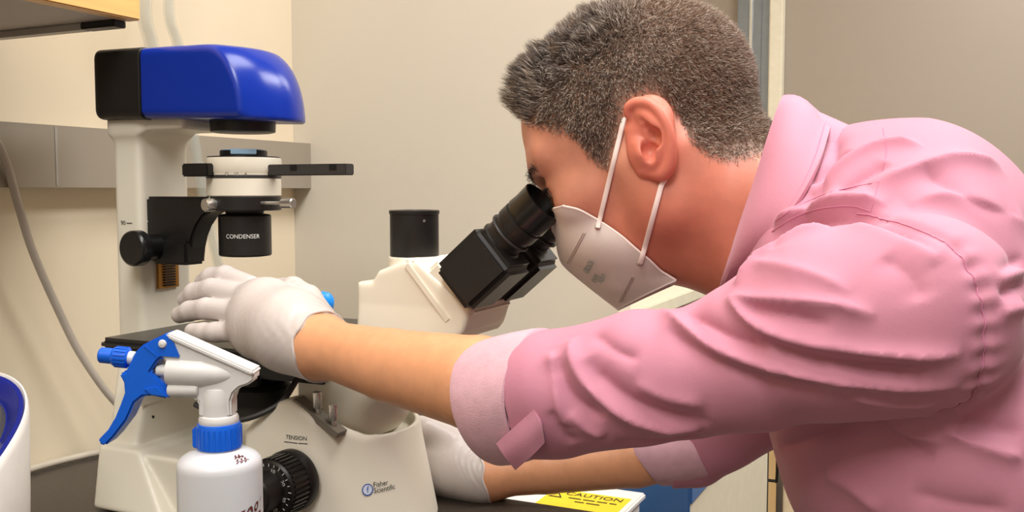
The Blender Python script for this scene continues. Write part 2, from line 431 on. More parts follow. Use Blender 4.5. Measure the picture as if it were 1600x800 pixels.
p = spline([(-0.14, -0.12, 0.0052), (-0.147, -0.03, 0.0052), (-0.141, 0.03, 0.0052), (-0.125, 0.07, 0.0052), (-0.08, 0.09, 0.0052), (-0.02, 0.085, 0.0052)], 8)
obj('bench_cable', *tube(p, 0.0042, 12), 'cable_white', label='pale cable lying on the bench against the wall', cat='cable')

# ------------------------------------------------------------------ things beyond the bench
SH = empty('shelf_unit', (0.1, 1.15, -0.9), 'white open fronted shelf unit beyond the grey partition', 'shelf')
obj('top_slab', *box((WX + 0.001, 0.62, 0.098), (0.335, 1.57, 0.124), 0.002), 'white_lacquer', SH)
obj('side_panel', *box((WX + 0.001, 1.535, -0.9), (0.332, 1.57, 0.098), 0.002), 'white_lacquer', SH)
obj('side_panel', *box((WX + 0.001, 0.62, -0.9), (0.332, 0.655, 0.098), 0.002), 'white_lacquer', SH)
obj('middle_shelf', *box((WX + 0.001, 0.655, -0.13), (0.32, 1.535, -0.105), 0.002), 'white_lacquer', SH)
obj('lower_shelf', *box((WX + 0.001, 0.655, -0.55), (0.32, 1.535, -0.525), 0.002), 'white_lacquer', SH)
mat('bottle_dark', (40, 44, 46), 0.35); mat('bottle_grey', (120, 128, 124), 0.35); mat('bottle_pale', (206, 200, 186), 0.35); mat('bottle_green', (70, 92, 84), 0.35)
def reagent(x, y, r, h, m, capm, lab):
    t = empty('reagent_bottle', (x, y, -0.105), lab, 'bottle', 'bottles inside the white shelf unit')
    obj('bottle_body', *lathe([(r * 0.9, 0), (r, 0.004), (r, h * 0.68), (r * 0.8, h * 0.77), (r * 0.42, h * 0.82), (r * 0.42, h * 0.85)], (x, y, -0.105), UP, 20), m, t)
    obj('screw_cap', *cyl((x, y, -0.105 + h * 0.85), UP, r * 0.5, h * 0.15, 18), capm, t)
for a in ((0.23, 0.80, 0.035, 0.15, 'bottle_pale', 'bottle_dark', 'pale bottle with a dark cap at the near end of the white shelf unit'),
          (0.25, 0.93, 0.03, 0.14, 'bottle_dark', 'bottle_dark', 'small dark bottle in the white shelf unit, second from the near end'),
          (0.24, 1.05, 0.038, 0.15, 'bottle_grey', 'bottle_pale', 'grey bottle in the white shelf unit beside the small dark bottle'),
          (0.25, 1.17, 0.035, 0.16, 'bottle_pale', 'bottle_grey', 'pale bottle with a grey cap in the middle of the white shelf unit'),
          (0.25, 1.28, 0.04, 0.165, 'bottle_green', 'bottle_dark', 'dark green bottle in the white shelf unit'),
          (0.25, 1.41, 0.035, 0.17, 'bottle_dark', 'bottle_dark', 'black bottle at the far end of the white shelf unit')):
    reagent(*a)
# white box with a yellow caution label, just past the end of the bench
WB = empty('white_waste_box', (0.35, 0.24, -0.9), 'white box with a yellow caution label just past the bench end', 'box')
obj('box_body', *box((0.2, 0.175, -0.9), (0.497, 0.33, -0.046), 0.006), 'white_plastic', WB)
obj('box_lid', *box((0.195, 0.172, -0.050), (0.502, 0.335, -0.042), 0.002), 'white_plastic', WB)
lbl = obj('yellow_label', *box((0.392, 0.176, -0.0422), (0.494, 0.302, -0.0415)), 'label_yellow', WB, label='yellow caution label')
zt = -0.0413
obj('label_heading', *text_on('CAUTION', 0.0165, (0.450, 0.289, zt), (1, 0, 0), (0, 1, 0)), 'print_black', lbl)
for k, words in enumerate(((-0.030, -0.014, -0.011, 0.004, 0.007, 0.020, 0.023, 0.032), (-0.018, -0.006, -0.003, 0.014))):  # lines too small to read
    obj('label_line', *merge(*[box((0.452 + words[i], 0.2725 - 0.011 * k, zt), (0.452 + words[i + 1], 0.2750 - 0.011 * k, zt + 0.0003)) for i in range(0, len(words), 2)]), 'print_black', lbl)
tri = [(-0.009, -0.008), (0.009, -0.008), (0, 0.008)]
obj('warning_triangle', *prism(tri, (0.405, 0.278, zt), (1, 0, 0), (0, 1, 0), (0, 0, 1), 0, 0.0003), 'print_black', lbl)
tri = [(x * 0.62, y * 0.62 - 0.0008) for x, y in tri]
obj('triangle_inside', *prism(tri, (0.405, 0.278, zt + 0.0003), (1, 0, 0), (0, 1, 0), (0, 0, 1), 0, 0.0002), 'label_yellow', lbl)
# blue and white floor unit
BU = empty('blue_white_unit', (0.5, 0.62, -0.9), 'blue fronted unit with a white flank standing past the bench end', 'equipment')
obj('body', *box((0.446, 0.385, -0.9), (0.545, 0.95, -0.004), 0.004), 'white_lacquer', BU)
obj('blue_front', *box((0.452, 0.380, -0.86), (0.546, 0.3856, -0.002), 0.002), 'blue_enamel', BU)
obj('steel_corner', *box((0.440, 0.379, -0.9), (0.452, 0.39, 0.0), 0.002), 'aluminium', BU)
obj('blue_band', *box((0.5445, 0.386, -0.066), (0.548, 0.95, -0.004), 0.001), 'blue_enamel', BU)
obj('front_screw', *cyl((0.477, 0.3805, -0.115), (0, -1, 0), 0.004, 0.003, 14), 'bright_metal', BU)
# black post
obj('black_post', *box((0.50, 1.02, -0.9), (0.53, 1.05, 0.06), 0.003), 'black_satin', label='black upright post between the blue unit and the maple drawers', cat='post')
# maple base cupboard with two black bar handles
MC = empty('maple_cupboard', (0.1, 1.95, -0.9), 'pale maple base cupboard with black bar handles at the end wall', 'cupboard')
obj('carcass', *box((WX + 0.001, 1.60, -0.9), (0.325, 2.27, 0.0), 0.002), 'maple_pale', MC)
for (y0, y1, yh, zh) in ((1.605, 1.935, 1.84, -0.452), (1.94, 2.265, 2.07, -0.478)):
    d = obj('door', *box((0.3255, y0, -0.86), (0.345, y1, -0.02), 0.002), 'maple_pale', MC)
    hp = spline([(0.345, yh, zh + 0.05), (0.372, yh, zh + 0.05), (0.378, yh, zh + 0.044), (0.378, yh, zh - 0.044), (0.372, yh, zh - 0.05), (0.345, yh, zh - 0.05)], 4)
    obj('handle', *tube(hp, 0.0045, 10), 'black_satin', d, label='black bar handle')
obj('cream_cabinet', *box((0.36, 2.30, -0.9), (0.70, 2.44, -0.50), 0.004), 'cream_panel', label='low cream cabinet against the end wall behind the pink shirt', cat='cabinet')
# ------------------------------------------------------------------ the inverted microscope
mat('scope_cream', (226, 219, 202), 0.38, noise=(5, 0.015), spec=0.45)
mat('scope_blue', (14, 46, 150), 0.22, noise=(5, 0.02), spec=0.4)
mat('scope_black', (24, 22, 21), 0.42, noise=(80, 0.08), bump=(900, 0.04))
mat('scope_black_gloss', (20, 19, 19), 0.28, noise=(80, 0.05))
mat('scope_dark_grey', (52, 50, 49), 0.45)
mat('scope_strip', (120, 112, 100), 0.5)
mat('silver', (205, 202, 198), 0.25, metal=0.9, noise=(200, 0.04))
mat('brass', (176, 128, 66), 0.3, metal=0.8)
mat('filter_blue', (168, 205, 235), 0.15, coat=0.3)
mat('knob_blue', (20, 140, 235), 0.35)
mat('print_white', (225, 225, 222), 0.5)
mat('print_blue', (52, 84, 160), 0.5); mat('print_pale', (205, 214, 232), 0.5)
mat('lens_glass', (20, 22, 28), 0.08, spec=0.8)
MS = empty('inverted_microscope', (0.19, 0, 0), 'cream inverted laboratory microscope with a blue lamp house and black eyepieces', 'microscope')
XA, YA, ZA = np.eye(3)
def slab(fn):  # helper: attach a bounding box
    fn.bb = (np.array([-0.1, -0.2, -0.05]), np.array([0.6, 0.2, 0.6])); return fn
# base: flared rear foot, low deck, front body
front = poly2([(0.225, 0.0), (0.382, 0.0), (0.358, 0.104), (0.3405, 0.104), (0.276, 0.140), (0.262, 0.136), (0.235, 0.117), (0.225, 0.104)])
def base_sdf(P):
    s, v, z = P[:, 0], P[:, 1], P[:, 2]
    bott = 0.003 - z
    # rear tower
    hv = 0.094 - 0.30 * np.clip(z, 0, 0.2); hv = np.where(z < 0.066, hv, hv - 0.004)
    x0 = 0.030 - 0.12 * np.clip(z, 0, 0.2); x1 = 0.064
    d1 = smax(smax(np.abs(v) - hv, smax(x0 - s, s - x1, 0.006), 0.008), z - 0.168, 0.004)
    # flared skirt and deck
    hv2 = 0.098 - 0.25 * np.clip(z, 0, 0.1); x1 = 0.13 - 0.75 * np.clip(z, 0, 0.08)
    d2 = smax(smax(np.abs(v) - hv2, smax(0.028 - 0.1 * z - s, s - x1, 0.004), 0.006), z - 0.066, 0.004)
    d3 = smax(smax(np.abs(v) - 0.078, smax(0.05 - s, s - 0.25, 0.004), 0.006), z - 0.062, 0.004)
    # front body, rounded towards the user
    d4 = front(s, z); hv4 = 0.098 - 0.10 * np.clip(z, 0, 0.15)
    d4 = smax(d4, np.abs(v) - hv4, 0.007)
    rr = np.sqrt(((s - 0.262 + 0.14 * z) / 1.12) ** 2 + v ** 2) - 0.1045 + 0.07 * z
    d4 = np.where(s > 0.25, smax(d4, rr, 0.006), d4)
    d = np.minimum(np.minimum(smin(d1, d2, 0.004), d3), d4)
    # hollow that receives the observation neck
    hol = np.sqrt((s - 0.298) ** 2 + (v / 1.15) ** 2) - 0.055; hol = smax(hol, 0.094 - z, 0.004)
    d = smax(d, -hol, 0.004)
    return smax(d, bott, 0.003)
V, Q = sdf_mesh(base_sdf, (-0.01, -0.115, -0.005), (0.40, 0.115, 0.18), 0.0022)
BASE = obj('base', V, Q, 'scope_cream', MS, angle=None)
for sx, sy in ((0.05, -0.06), (0.05, 0.06), (0.31, -0.06), (0.31, 0.06)):
    obj('rubber_foot', *cyl((sx, sy, 0.0), UP, 0.012, 0.004, 16), 'dark_plastic', MS)
# column with flared head under the lamp house
def col_sdf(P):
    s, v, z = P[:, 0], P[:, 1], P[:, 2]
    d = smax(smax(np.abs(v) - 0.037, smax(0.006 - 0.02 * (0.41 - z) * 0 - s, s - 0.046, 0.008), 0.008), 0.15 - z, 0.002)
    pl = smax(smax(np.abs(v) - 0.0372, smax(0.006 - s, s - 0.108, 0.006), 0.006), 0.402 - z, 0.004)
    d = smin(d, pl, 0.018)
    return smax(d, z - 0.4145, 0.001)
V, Q = sdf_mesh(col_sdf, (-0.01, -0.06, 0.14), (0.13, 0.06, 0.43), 0.002)
obj('column', V, Q, 'scope_cream', MS, angle=None)
for zz, tx in ((0.302, '90'), (0.276, '75')):
    obj('height_mark', *merge(text_on(tx, 0.007, (0.020, -0.0372, zz), XA, ZA), box((0.025, -0.0375, zz - 0.0004), (0.033, -0.0371, zz + 0.0004))), 'print_black', MS)
# lamp house
def lamp_sdf(P):
    s, v, z = P[:, 0], P[:, 1], P[:, 2]
    zb = 0.4148 - 0.035 * np.clip(s - 0.03, 0, 1); zt = 0.4885 - 0.012 * np.clip(s, 0, 1)
    d = smax(zb - z, z - zt, 0.008); d = smax(d, np.abs(v) - 0.0525, 0.010)
    se = np.clip(s + 8.5 * v ** 2 - 0.158, 0, 1) / 0.064; ze = np.clip(z - 0.400, 0, 1) / 0.090
    nose = ((se ** 2.3 + ze ** 2.3 + 1e-9) ** (1 / 2.3) - 1) * 0.07
    d = smax(d, np.where(s > 0.12, nose, -0.05), 0.005)
    return d
def lamp_front(P): return np.maximum(lamp_sdf(P), 0.0662 - P[:, 0])
def lamp_rear(P): return smax(np.maximum(lamp_sdf(P) - 0.0008, P[:, 0] - 0.0656), -0.003 - P[:, 0], 0.008)
V, Q = sdf_mesh(lamp_front, (0.05, -0.07, 0.38), (0.26, 0.07, 0.50), 0.0018)
LH = obj('lamp_house', V, Q, 'scope_blue', MS, angle=40, label='glossy blue lamp house')
V, Q = sdf_mesh(lamp_rear, (-0.02, -0.07, 0.38), (0.08, 0.07, 0.50), 0.0018)
obj('rear_cover', V, Q, 'scope_black', LH, angle=40, label='matt black rear cover')
obj('lamp_collector', *lathe([(0.0, 0.0), (0.030, 0.0), (0.0335, 0.001), (0.034, 0.010), (0.034, 0.016)], (0.157, 0, 0.3985), UP, 48), 'scope_black', LH)
# condenser carrier arm
OX = 0.157
arm = [(0.036, 0.331), (0.036, 0.262), (0.104, 0.262), (0.106, 0.276), (0.110, 0.289), (0.116, 0.300), (0.124, 0.309), (0.134, 0.315), (0.140, 0.317), (0.140, 0.331)]
CA = obj('condenser_arm', *prism(arm, (0, 0, 0), XA, ZA, -YA, 0.002, 0.028, 0.003), 'scope_black', MS)
obj('carrier_ring', *merge(lathe([(0.028, 0), (0.0375, 0), (0.0385, 0.001), (0.0385, 0.014), (0.0375, 0.015), (0.028, 0.015), (0.028, 0)], (OX, 0, 0.3165), UP, 48), box((0.124, -0.026, 0.3175), (0.15, 0.0, 0.3315), 0.002)), 'scope_black', CA)
obj('clamp_block', *box((0.056, -0.034, 0.258), (0.106, -0.004, 0.284), 0.003), 'scope_black', CA)
obj('arm_mark', *box((0.037, -0.0285, 0.3035), (0.047, -0.0281, 0.3045)), 'print_white', CA)
obj('height_knob', *lathe([(0.0, 0), (0.0165, 0), (0.0185, 0.0015), (0.0190, 0.003), (0.0190, 0.012), (0.014, 0.013), (0.014, 0.034)], (0.061, -0.066, 0.2765), YA, 40), 'scope_black_gloss', CA)
obj('rack', *box((0.045, -0.017, 0.229), (0.0495, 0.013, 0.33)), 'brass', MS)
obj('rack_teeth', *merge(*[box((0.0495, -0.010, 0.231 + k * 0.003), (0.052, 0.006, 0.2329 + k * 0.003)) for k in range(33)]), 'scope_black', MS)
# condenser turret
CT = obj('condenser_turret', *lathe([(0.0, 0), (0.0375, 0), (0.0385, 0.001), (0.0385, 0.0185), (0.0375, 0.0195), (0.0375, 0.0205), (0.0385, 0.0215), (0.0385, 0.0245), (0.0392, 0.0255), (0.0392, 0.039), (0.0382, 0.0405), (0.0, 0.0405)], (OX, 0, 0.3315), UP, 56), 'scope_cream', MS)
obj('index_slot', *lathe([(0.0386, 0), (0.0388, 0.0005), (0.0388, 0.003), (0.0386, 0.0035)], (OX, 0, 0.3502), UP, 56), 'scope_dark_grey', CT)
obj('top_plate', *cyl((OX, 0, 0.3721), UP, 0.0375, 0.0012, 48, 0.0003), 'scope_black', CT)
obj('filter_holder', *lathe([(0.0245, 0), (0.0245, 0.006), (0.0238, 0.0065), (0.021, 0.0065), (0.020, 0.005), (0.0, 0.005)], (OX, 0, 0.3733), UP, 48), 'scope_black', CT)
obj('blue_filter', *merge(cyl((OX, 0, 0.3792), UP, 0.0235, 0.0016, 40, 0.0004), box((-0.013, 0.0225, -0.0045), (0.013, 0.026, 0.0012), 0.0007, o=(OX, 0, 0.3796), ux=nrm((0.76, 0.65, 0)), uy=nrm((0.65, -0.76, 0)))), 'filter_blue', CT, label='pale blue glass filter')
o1 = atY(382, 266, -0.046)
obj('annulus_slider', *box((0.115, -0.0475, 0.352), (0.150, -0.030, 0.3655), 0.0015), 'scope_black', CT)
SLD = obj('phase_slider', *box((0.19, -0.0075, 0.353), (0.2925, 0.0075, 0.3645), 0.001), 'scope_dark_grey', CT)
for x in (0.228, 0.277):
    obj('slider_notch', *box((x - 0.0042, -0.0081, 0.3582), (x + 0.0042, -0.0074, 0.3638)), 'black_satin', SLD)
obj('turret_print', *merge(*[(lambda t: ((np.stack([OX + 0.0388 * np.sin(t[0][:, 0] / 0.0388 + a), -0.0388 * np.cos(t[0][:, 0] / 0.0388 + a), 0.3542 + t[0][:, 1]], 1)), t[1]))(text_geo(w, 0.0052)) for w, a in (('O', 0.25), ('10', 0.5), ('4', 0.75), ('O', -0.35))]), 'scope_strip', CT)
def screw(p, ax, L, r1, r2, L2, lab=None):
    ax = nrm(ax)
    s = obj('centring_screw', *lathe([(r1, 0), (r1, L), (r2 * 0.8, L), (r2, L + 0.0008), (r2, L + L2 - 0.001), (r2 * 0.8, L + L2)], p, ax, 20), 'silver', MS)
screw((0.150, -0.024, 0.3235), (-0.15, -1, -0.05), 0.012, 0.0032, 0.0068, 0.013)
screw((0.188, -0.014, 0.3245), (1, -0.12, 0), 0.034, 0.0019, 0.0052, 0.0155)
obj('spring_clip', *tube(spline([(0.142, -0.036, 0.331), (0.144, -0.0395, 0.327), (0.1445, -0.039, 0.319), (0.141, -0.038, 0.3165)], 5), 0.0011, 8), 'silver', MS)
CL = obj('condenser_lens', *lathe([(0.0, 0.0), (0.022, 0.0), (0.0265, 0.0006), (0.0275, 0.002), (0.0275, 0.043), (0.0262, 0.0445), (0.0195, 0.0455), (0.0185, 0.050), (0.0205, 0.056), (0.0205, 0.068)], (OX, 0, 0.2675), UP, 56), 'scope_black', MS)
obj('silver_collar', *lathe([(0.0195, 0.0), (0.0203, 0.001), (0.0203, 0.004), (0.0195, 0.005)], (OX, 0, 0.3135), UP, 48), 'scope_dark_grey', CL)
tv, tf = text_geo('CONDENSER', 0.0062); tv = tv - [0.011, 0]
obj('lens_print', np.stack([OX + 0.0278 * np.sin(tv[:, 0] / 0.0278 + 1.0), -0.0278 * np.cos(tv[:, 0] / 0.0278 + 1.0), 0.2895 + tv[:, 1]], 1), tf, 'print_white', CL)
# stage with objectives below
st = [(0.066, -0.117), (0.312, -0.117), (0.312, 0.117), (0.066, 0.117)]
ST = obj('stage', *prism(st, (0, 0, 0), XA, YA, ZA, 0.1765, 0.1895, 0.005, 3), 'scope_black_gloss', MS)
obj('stage_insert', *cyl((OX, 0, 0.1894), UP, 0.052, 0.0007, 48, 0.0002), 'scope_black', ST)
obj('stage_bracket', *box((0.10, -0.06, 0.15), (0.30, 0.06, 0.1765), 0.004), 'scope_black', ST)
NP = obj('nosepiece', *lathe([(0.0, 0), (0.028, 0), (0.040, 0.012), (0.043, 0.018), (0.043, 0.030), (0.038, 0.034), (0.0, 0.036)], (0.185, -0.035, 0.110), nrm((0.1, 0.0, 1)), 44), 'scope_black', MS)
for k in range(5):
    a = k * 2 * math.pi / 5 + 0.5; b = np.array([0.185 + 0.027 * math.cos(a), -0.035 + 0.027 * math.sin(a), 0.142])
    ob = obj('objective', *lathe([(0.011, 0), (0.012, 0.001), (0.012, 0.014), (0.010, 0.016), (0.009, 0.022), (0.005, 0.025), (0.0, 0.025)], b, (0.25 * math.cos(a), 0.25 * math.sin(a), 1), 24), 'silver' if k % 2 else 'scope_dark_grey', NP)
obj('objective_guard', *tube(spline([(0.175, -0.098, 0.128), (0.225, -0.102, 0.118), (0.262, -0.082, 0.132), (0.27, -0.06, 0.155)], 6), 0.003, 8), 'scope_dark_grey', MS)
BK = obj('stage_control_knob', *lathe([(0.0, -0.013), (0.006, -0.0118), (0.0105, -0.007), (0.0122, 0.0), (0.0115, 0.006), (0.008, 0.011), (0.0, 0.0135)], atY(505, 474, 0.05), UP, 28), 'knob_blue', MS, label='bright blue ball knob')
kb = atY(505, 474, 0.05)
obj('knob_stem', *cyl((kb[0], kb[1], 0.188), UP, 0.004, kb[2] - 0.196, 14), 'silver', MS)
# observation neck and head
neckp = [(0.262, 0.090), (0.262, 0.176), (0.328, 0.206), (0.328, 0.2505), (0.345, 0.2515), (0.352, 0.262), (0.380, 0.272), (0.396, 0.272), (0.452, 0.230), (0.444, 0.208), (0.340, 0.096)]
npoly = poly2(neckp)
def neck_sdf(P):
    s, v, z = P[:, 0], P[:, 1], P[:, 2]
    hv = 0.052 - 0.10 * np.clip(z - 0.15, 0, 0.08)
    d = smax(npoly(s, z), np.abs(v) - hv, 0.006)
    rr = np.sqrt((s - 0.292) ** 2 + (v / 1.1) ** 2) - 0.0505 - 0.6 * np.clip(z - 0.10, 0, 1) 
    d = np.where(z < 0.2, smax(d, rr, 0.01), d)
    pt = np.sqrt((s - 0.367) ** 2 + v ** 2) - 0.0255; pt = np.maximum(pt, np.maximum(z - 0.2735, 0.22 - z))
    return smin(d, pt, 0.004)
V, Q = sdf_mesh(neck_sdf, (0.245, -0.065, 0.085), (0.475, 0.065, 0.285), 0.0020)
obj('observation_neck', V, Q, 'scope_cream', MS, angle=None)
AXT = nrm((0.755, 0, 0.656)); NXT = np.array([-AXT[2], 0, AXT[0]])
HC = np.array([0.460, 0, 0.2676])
obj('head_flange', *box((-0.062, -0.046, -0.020), (-0.049, 0.046, 0.054), 0.004, 3, o=HC, ux=AXT, uy=YA, uz=NXT), 'scope_cream', MS)
obj('head_block', *box((-0.052, -0.042, -0.026), (-0.028, 0.042, 0.034), 0.004, 3, o=HC, ux=AXT, uy=YA, uz=NXT), 'scope_cream', MS)
PH = obj('photo_tube', *lathe([(0.0235, 0), (0.0238, 0.001), (0.0238, 0.041), (0.0246, 0.0415), (0.0246, 0.0445), (0.0238, 0.045), (0.019, 0.0452), (0.0185, 0.0440), (0.0, 0.0440)], (0.367, 0, 0.2735), UP, 48), 'scope_black', MS)
obj('tube_set_screw', *cyl((0.367 + 0.0232 * math.sin(0.95), -0.0232 * math.cos(0.95), 0.3085), (math.sin(0.95), -math.cos(0.95), 0), 0.0015, 0.001, 10), 'silver', PH)
for sg in (-1, 1):
    c = HC + np.array([0, sg * 0.0335, 0])
    PB = obj('prism_housing', *box((-0.030, -0.0265, -0.0265), (0.030, 0.0265, 0.0265), 0.006, 3, o=c, ux=AXT, uy=YA, uz=NXT), 'scope_black', MS)
    b = c + 0.007 * NXT + 0.028 * AXT; dl = 0 if sg < 0 else -0.004
    ET = obj('eyepiece_tube', *lathe([(0.0205, 0), (0.0205, 0.002), (0.0188, 0.003), (0.0188, 0.019), (0.0205, 0.0195), (0.0208, 0.0215), (0.0208, 0.030), (0.0200, 0.0305)], b, AXT, 44), 'scope_black', PB)
    obj('dioptre_ring', *lathe([(0.0208, 0), (0.0214, 0.0006), (0.0214, 0.0016), (0.0208, 0.0022)], b + 0.0120 * AXT - 0 * NXT, AXT, 44), 'scope_dark_grey', ET)
    obj('eyecup', *lathe([(0.0195, 0), (0.0195, 0.003), (0.0212, 0.0035), (0.0206, 0.012), (0.0212, 0.0255), (0.0200, 0.0258), (0.0185, 0.020), (0.0165, 0.012), (0.0, 0.0118)], b + (0.030 + dl) * AXT, AXT, 44), 'scope_black_gloss', ET)
    obj('eye_lens', *lathe([(0.0, 0.0012), (0.008, 0.0008), (0.012, 0.0)], b + (0.042 + dl) * AXT, AXT, 30), 'lens_glass', ET)
lk = atY(703, 516, -0.035)
obj('head_lock_screw', *merge(cyl(lk + np.array([0.004, 0.004, 0.005]), nrm((-0.3, -0.75, -0.6)), 0.0075, 0.012, 18), cyl(lk + np.array([0.0, 0.012, 0.008]), nrm((0.2, -0.8, -0.5)), 0.003, 0.012, 12)), 'scope_black', MS)
# grey strip with two levers on the front body
p0 = np.array([0.276, 0, 0.1415]); p1 = np.array([0.3405, 0, 0.1055]); d = nrm(p1 - p0); nn = np.array([-d[2], 0, d[0]]); nn = nn if nn[2] > 0 else -nn
STR = obj('slide_strip', *box((0.004, -0.0795, -0.006), (0.062, -0.064, 0.0004), 0.0003, o=p0, ux=d, uy=YA, uz=nn), 'scope_strip', MS)
for t_ in (0.030, 0.0505):
    b = p0 + d * t_ + np.array([0, -0.0725, 0.0])
    obj('lever_pin', *lathe([(0.0022, -0.006), (0.0022, 0.004), (0.0042, 0.0045), (0.0046, 0.0055), (0.0046, 0.019), (0.0042, 0.020)], b, UP, 18), 'silver', STR)
# focus knobs, near and far
for sg in (-1, 1):
    b = np.array([0.2885, sg * 0.0915, 0.0665]); ax = np.array([0, sg, 0.0])
    KN = obj('focus_knob', *lathe([(0.0285, 0), (0.0290, 0.001), (0.0290, 0.010), (0.0280, 0.0115), (0.0265, 0.012), (0.0265, 0.034), (0.0245, 0.036), (0.0215, 0.0362), (0.0215, 0.037), (0.0205, 0.0375), (0.018, 0.038), (0.018, 0.058), (0.0165, 0.0595), (0.0, 0.0595)], b, ax, 60), 'scope_black', MS)
    for k in range(36):
        a = k * 2 * math.pi / 36; rd = np.array([math.cos(a), 0, math.sin(a)])
        if sg > 0 and k % 2: continue
        obj('grip_rib', *box((-0.0012, 0.013, -0.001), (0.0012, 0.033, 0.0012), 0, o=b + rd * 0.0267, ux=np.cross(ax, rd), uy=ax, uz=rd), 'scope_black_gloss', KN)
    if sg < 0:
        for k in range(24):
            a = k * 2 * math.pi / 24; rd = np.array([math.cos(a), 0, math.sin(a)])
            obj('scale_tick', *box((-0.0003, 0.0363, -0.0015), (0.0003, 0.0366, 0.0012 + 0.001 * (k % 4 == 0)), 0, o=b + rd * 0.0227, ux=np.cross(ax, rd), uy=ax, uz=rd), 'print_white', KN)
        for k, tx in enumerate(('10', '20', '30', '40', '50', '60')):
            a = 1.25 - k * 2 * math.pi / 8; rd = np.array([math.cos(a), 0, math.sin(a)]); tg = np.array([math.sin(a), 0, -math.cos(a)])
            obj('scale_number', *text_on(tx, 0.0055, b + rd * 0.0190 + ax * 0.0386 * 0 + ax * 0.0381, tg, rd), 'print_white', KN)
# printing on the side and front
def on_side(Vx, Fx, s0, z0, lift=0.0007):
    """lay flat print on the front body by dropping it on the surface along +Y"""
    out = []
    for x, y in Vx:
        r = BT.ray_cast(Vector((s0 + x, -0.3, z0 + y)), Vector((0, 1, 0))); out.append(np.array(r[0]) - [0, lift, 0])
    return np.array(out), Fx
BT = bvh(V := np.array([v.co[:] for v in BASE.data.vertices]) + ORG[BASE.name], np.array([p.vertices[:] for p in BASE.data.polygons]))
tv, tf = text_geo('TENSION', 0.0054); tv[:, 0] *= 1.0
obj('tension_print', *on_side(tv, tf, 0.288, 0.1045), 'print_black', BASE)
bars = merge(*[(np.array([[x, 0], [x + w, 0], [x + w, 0.0007], [x, 0.0007]]), [(0, 1, 2, 3)]) for x, w in ((-0.011, 0.015), (0.005, 0.009))])
obj('tension_scale', *on_side(bars[0], bars[1], 0.286, 0.0995), 'print_black', BASE)
def on_front(Vx, Fx, px, py, lift):
    """print on the rounded user end, laid along its own curve"""
    c = hit(BT, px, py); n = nrm(BT.find_nearest(Vector(c))[1]); n[2] = 0; n = nrm(n); tx = np.cross(UP, n); out = []
    for x, y in Vx:
        st_ = c + tx * x + UP * y + n * 0.05; r = BT.ray_cast(Vector(st_), Vector(-n)); out.append(np.array(r[0]) + n * lift)
    return np.array(out), Fx
a = np.arange(28) / 28 * 2 * math.pi
ringv = np.concatenate([np.stack([np.cos(a) * r, np.sin(a) * r], 1) for r in (0.0056, 0.0046)]); ringf = [(i, (i + 1) % 28, 28 + (i + 1) % 28, 28 + i) for i in range(28)]
obj('emblem_ring', *on_front(ringv, ringf, 574, 765, 0.0008), 'print_blue', BASE)
dv = np.stack([np.cos(a) * 0.0045, np.sin(a) * 0.0045], 1)
obj('emblem_disc', *on_front(np.concatenate([dv, [[0, 0]]]), [(i, (i + 1) % 28, 28) for i in range(28)], 574, 765, 0.0007), 'print_pale', BASE)
tv, tf = text_geo('f', 0.0082); obj('emblem_letter', *on_front(tv, tf, 574, 765, 0.0010), 'print_blue', BASE)
for tx, px, py in (('Fisher', 592, 756), ('Scientific', 593, 765)):
    tv, tf = text_geo(tx, 0.0066); w = tv[:, 0].max() - tv[:, 0].min(); tv[:, 0] += w / 2 - 0.0062
    obj('maker_print', *on_front(tv, tf, px, py, 0.0008), 'print_black', BASE)
obj('vent_hole', *cyl((0.0645, -0.045, 0.093), XA, 0.0016, 0.0004, 10), 'black_satin', BASE)
obj('cover_plate', *box((0.064, -0.062, 0.108), (0.0652, -0.03, 0.13), 0.0004), 'scope_cream', BASE)
# ------------------------------------------------------------------ spray bottle in front of the microscope
mat('bottle_hdpe', (204, 205, 209), 0.32, sss=0.35, noise=(12, 0.015))
mat('spray_white', (208, 206, 204), 0.38)
mat('spray_blue', (12, 92, 205), 0.32, noise=(10, 0.02))
mat('marker_red', (96, 34, 36), 0.6)
SD = 0.69; K = SD / FPX
B0 = atD(345, 800, SD); BC = np.array([B0[0], B0[1], 0.0])
zpy = lambda py: atD(345, py, SD)[2]
xy = lambda pts: [((px - 345) * K, zpy(py)) for px, py in pts]
def sprism(pts, t0, t1, b=0.0008): return prism(xy(pts), BC, CR, UP, -CF, t0, t1, b)
SB = empty('spray_bottle', tuple(BC), 'white spray bottle with a blue trigger, blue nozzle and handwritten marks', 'spray bottle')
BODY = obj('bottle', *lathe([(0.0, 0.0008), (0.026, 0.0005), (0.0295, 0.003), (0.0302, 0.008), (0.0302, 0.1365), (0.0300, 0.1395), (0.0290, 0.1422), (0.0262, 0.1450), (0.0215, 0.1476), (0.0165, 0.1493), (0.0150, 0.1500), (0.0145, 0.158)], BC, UP, 64), 'bottle_hdpe', SB)
CP = obj('collar_nut', *lathe([(0.0148, 0), (0.0158, 0.0006), (0.0160, 0.003), (0.0157, 0.0165), (0.0150, 0.0185), (0.013, 0.019)], BC + UP * 0.1505, UP, 48), 'spray_blue', SB)
for k in range(24):
    a = k / 24 * 2 * math.pi; rd = np.array([math.cos(a), math.sin(a), 0])
    obj('nut_rib', *box((-0.0006, -0.0003, 0.002), (0.0006, 0.0005, 0.016), o=BC + UP * 0.1505 + rd * 0.0158, ux=np.cross(UP, rd), uy=rd, uz=UP), 'spray_blue', CP)
obj('locking_tab', *box((-0.0185, -0.004, 0.151), (-0.0150, 0.004, 0.1655), 0.0008, o=BC, ux=CR, uy=CF), 'spray_blue', CP)
obj('collar_ring', *lathe([(0.0138, 0), (0.0142, 0.0008), (0.0142, 0.004), (0.0134, 0.006), (0.0118, 0.0068)], BC + UP * 0.1685, UP, 40), 'spray_white', SB)
